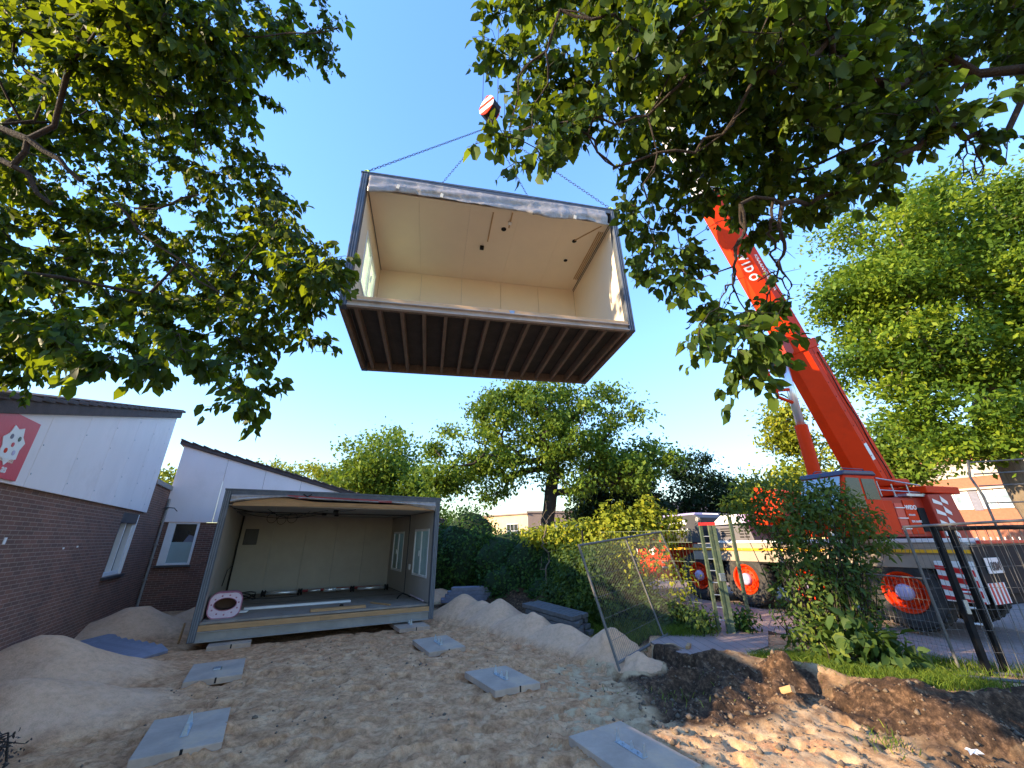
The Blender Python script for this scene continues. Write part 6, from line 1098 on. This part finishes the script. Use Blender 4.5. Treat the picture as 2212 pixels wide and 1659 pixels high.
mass('ivy_hedge', 'long dark ivy-covered hedge behind the sand ridge', 'hedge', [(-.2, 15.4, 1.2, 1.3, .8, 1.2), (.9, 14.6, 1.2, 1.2, .8, 1.25), (1.7, 13.9, 1.1, 1.0, .8, 1.2), (.2, 14.9, .6, 1.4, .9, .8), (1.5, 13.7, .5, 1.1, .8, .7), (2.4, 13.1, .9, .9, .7, 1.1)], 13000, .11, 'leaf_ivy', rng, core=.84, wf=.7)
mass('climbing_vines', 'sunlit yellow-green vines piled over the fence between hedge and crane', 'vines', [(1.9, 13.3, 2.1, 1.1, .6, .5), (2.9, 12.9, 2.2, 1.0, .6, .55), (3.7, 12.6, 2.35, .9, .6, .55), (4.4, 12.4, 2.3, .7, .5, .6), (3.2, 12.8, 2.75, .5, .3, .4), (4.1, 12.5, 2.9, .35, .3, .35), (2.6, 13, 1.6, 1.4, .5, .5), (1.0, 13.8, 2.15, .8, .5, .3)], 5200, .14, 'leaf_sun', rng, shell=.3, far=False, stems=40, base=(3.0, 13, .3), wf=.7)
mass('climbing_vines', 'straggly vines hanging on the green mesh fence by the crane cab', 'vines', [(3.2, 10.6, 1.5, .7, .5, .7), (3.8, 9.9, 1.2, .35, .3, .6), (2.6, 11.4, 1.5, .5, .5, .8)], 900, .10, 'leaf_sun', rng, shell=.1, far=False, stems=30, base=(3.2, 10.6, .3))
mass('weeds', 'lush green weeds and brambles behind the leaning fence panel', 'weeds', [(2.2, 11.4, .6, .9, .8, .75), (2.7, 10.5, .5, .8, .7, .6), (3.2, 9.7, .40, .7, .55, .5), (1.6, 12.4, .55, .9, .7, .55), (3.75, 9.2, .38, .4, .35, .35), (2.2, 10.6, 1.0, .6, .4, .8), (1.9, 11.6, 1.1, .7, .5, .8), (2.7, 11.2, 1.0, .5, .4, .7), (3.0, 10.4, .9, .35, .3, .6), (2.4, 11.0, 1.5, .7, .4, .45), (1.7, 12.2, 1.4, .6, .4, .5)], 24000, .085, 'leaf_bush', rng, shell=.45, far=False, stems=60, base=(2.6, 10.6, .1), core=.6)
mass('shrub', 'tall sprawling shrub in front of the crane wheels, lit yellow at its foot', 'shrub', [(5.15, 7.7, 1.0, .62, .55, .85), (5.5, 7.6, 1.75, .75, .6, .75), (5.75, 7.55, 1.3, .50, .45, .7), (5.1, 7.8, 2.4, .62, .5, .62), (5.75, 7.6, 2.55, .70, .5, .42), (5.1, 7.4, .45, .55, .5, .42), (5.55, 7.2, .5, .5, .45, .42), (6.3, 7.4, 2.0, .42, .35, .25), (4.75, 7.9, 2.9, .4, .3, .3), (4.5, 7.9, 2.55, .45, .35, .35), (5.9, 7.7, 2.75, .55, .4, .30), (6.35, 7.6, 2.35, .45, .35, .25), (5.3, 7.8, 3.0, .45, .3, .22)], 9000, .105, 'leaf_bush', rng, shell=.25, far=False, stems=110, base=(5.4, 7.6, .2), wf=.40)
mass('shrub', 'broad-leaved low plant at the foot of the tall shrub', 'shrub', [(5.1, 6.95, .55, .38, .3, .42), (5.45, 6.75, .40, .35, .3, .3)], 330, .19, 'leaf_bush', rng, shell=.3, far=False, stems=20, base=(5.2, 6.95, .2), wf=.6)
mass('weeds', 'small weed clump at the foot of the green gate', 'weeds', [(4.72, 9.3, .42, .26, .25, .26)], 420, .09, 'leaf_ivy', rng, shell=.1, far=False, stems=14, base=(4.72, 9.3, .25))
# thin dead sapling
t = thing('sapling', 'thin bare sapling standing before the dark hedge', 'sapling', (.98, 12.7, .2)); nd = np.array([(.98 + rng.normal() * .18, 12.7 + rng.normal() * .15, z) for z in np.linspace(1.2, 3.1, 22)]); V_, F_ = limbs(nd, [(.98, 12.7, .1), (.99, 12.7, .7), (.97, 12.7, 1.2)], .024, .004, rng, .5); npmesh('stem', V_, F_, 'bark_lit', t)
n_ = 50; k = rng.integers(0, 22, n_); leaves('leaves', nd[k], rand_unit(rng, n_), rand_unit(rng, n_), np.full(n_, .05), np.full(n_, .025), 'leaf_bush', t, rng, far=True)
# grass
def grass(name, label, n_, pts_fn, h, mat='grass'):
    P = pts_fn(n_); n_ = len(P); hh = height(P[:, 0], P[:, 1], False)[0]; P = np.column_stack([P, hh - .01]); A = rand_unit(rng, n_) * .55 + np.array([0, 0, 1.0]); Nn = rand_unit(rng, n_) * np.array([1, 1, .1])
    L_ = h * rng.uniform(.4, 1.3, n_); A /= np.linalg.norm(A, axis=1, keepdims=True); S_ = np.cross(A, Nn); S_ /= np.linalg.norm(S_, axis=1, keepdims=True); bend = rand_unit(rng, n_) * np.array([1, 1, 0]); w_ = .0045
    V_ = np.stack([P - S_ * w_, P + S_ * w_, P + A * (L_ * .55)[:, None] + S_ * w_ * .8, P + A * (L_ * .55)[:, None] - S_ * w_ * .8, P + A * L_[:, None] + bend * (L_ * .35)[:, None] - np.array([0, 0, .1]) * L_[:, None]], 1)
    base = np.arange(n_)[:, None, None] * 5; F_ = np.concatenate([(base + np.array([[0, 1, 2], [0, 2, 3], [3, 2, 4]])[None]).reshape(-1, 3)])
    o = npmesh(name, V_.reshape(-1, 3), F_, mat, rnd=np.repeat(np.clip(rng.random(n_) * .9 + .05, 0, 1), 5)); tag(o, label, 'grass', kind='stuff'); return o
def seg_pts(segs):
    def f(n_):
        k = rng.integers(0, len(segs), n_); S_ = np.array(segs, float); u = rng.random(n_)[:, None]; p = S_[k, :2] * (1 - u) + S_[k, 2:4] * u; return p + rng.normal(size=(n_, 2)) * S_[k, 4:5]
    return f
grass('grass', 'bright grass fringe along the top of the dug bank under the shrub', 9000, seg_pts([(4.6, 6.9, 5.3, 6.25, .14), (5.2, 6.3, 6.1, 6.15, .14), (5.0, 6.9, 6.3, 6.5, .25), (4.4, 7.4, 4.8, 6.9, .12), (3.9, 7.35, 4.5, 7.3, .08)]), .15)
grass('grass', 'green grass at the foot of the brambles behind the fence panel', 5000, seg_pts([(2.4, 9.6, 3.7, 9.1, .16), (1.9, 10.4, 2.8, 9.5, .2), (1.5, 11.4, 2.2, 10.4, .2), (2.5, 9.3, 3.3, 9.0, .1)]), .22)
grass('grass', 'thin weeds at the edge of the street by the mesh fence', 2500, seg_pts([(6.0, 7.4, 7.6, 6.2, .15), (5.7, 7.6, 6.6, 6.9, .1)]), .15)
nt_ = 160; o_ = seg_pts([(2.9, 6.9, 3.1, 6.8, .10), (3.9, 5.2, 4.1, 5.4, .12), (1.8, 6.6, 2.2, 6.5, .3)]); grass('grass', 'a few loose grass tufts on the dug earth', 260, o_, .09)

mass('brushwood', 'dark heap of twigs and dead leaves at the bottom left corner', 'brushwood', [(-5.15, 4.72, .10, .45, .25, .14)], 900, .04, 'twig', rng, shell=.1, far=False, stems=30, base=(-5.15, 4.72, .05))
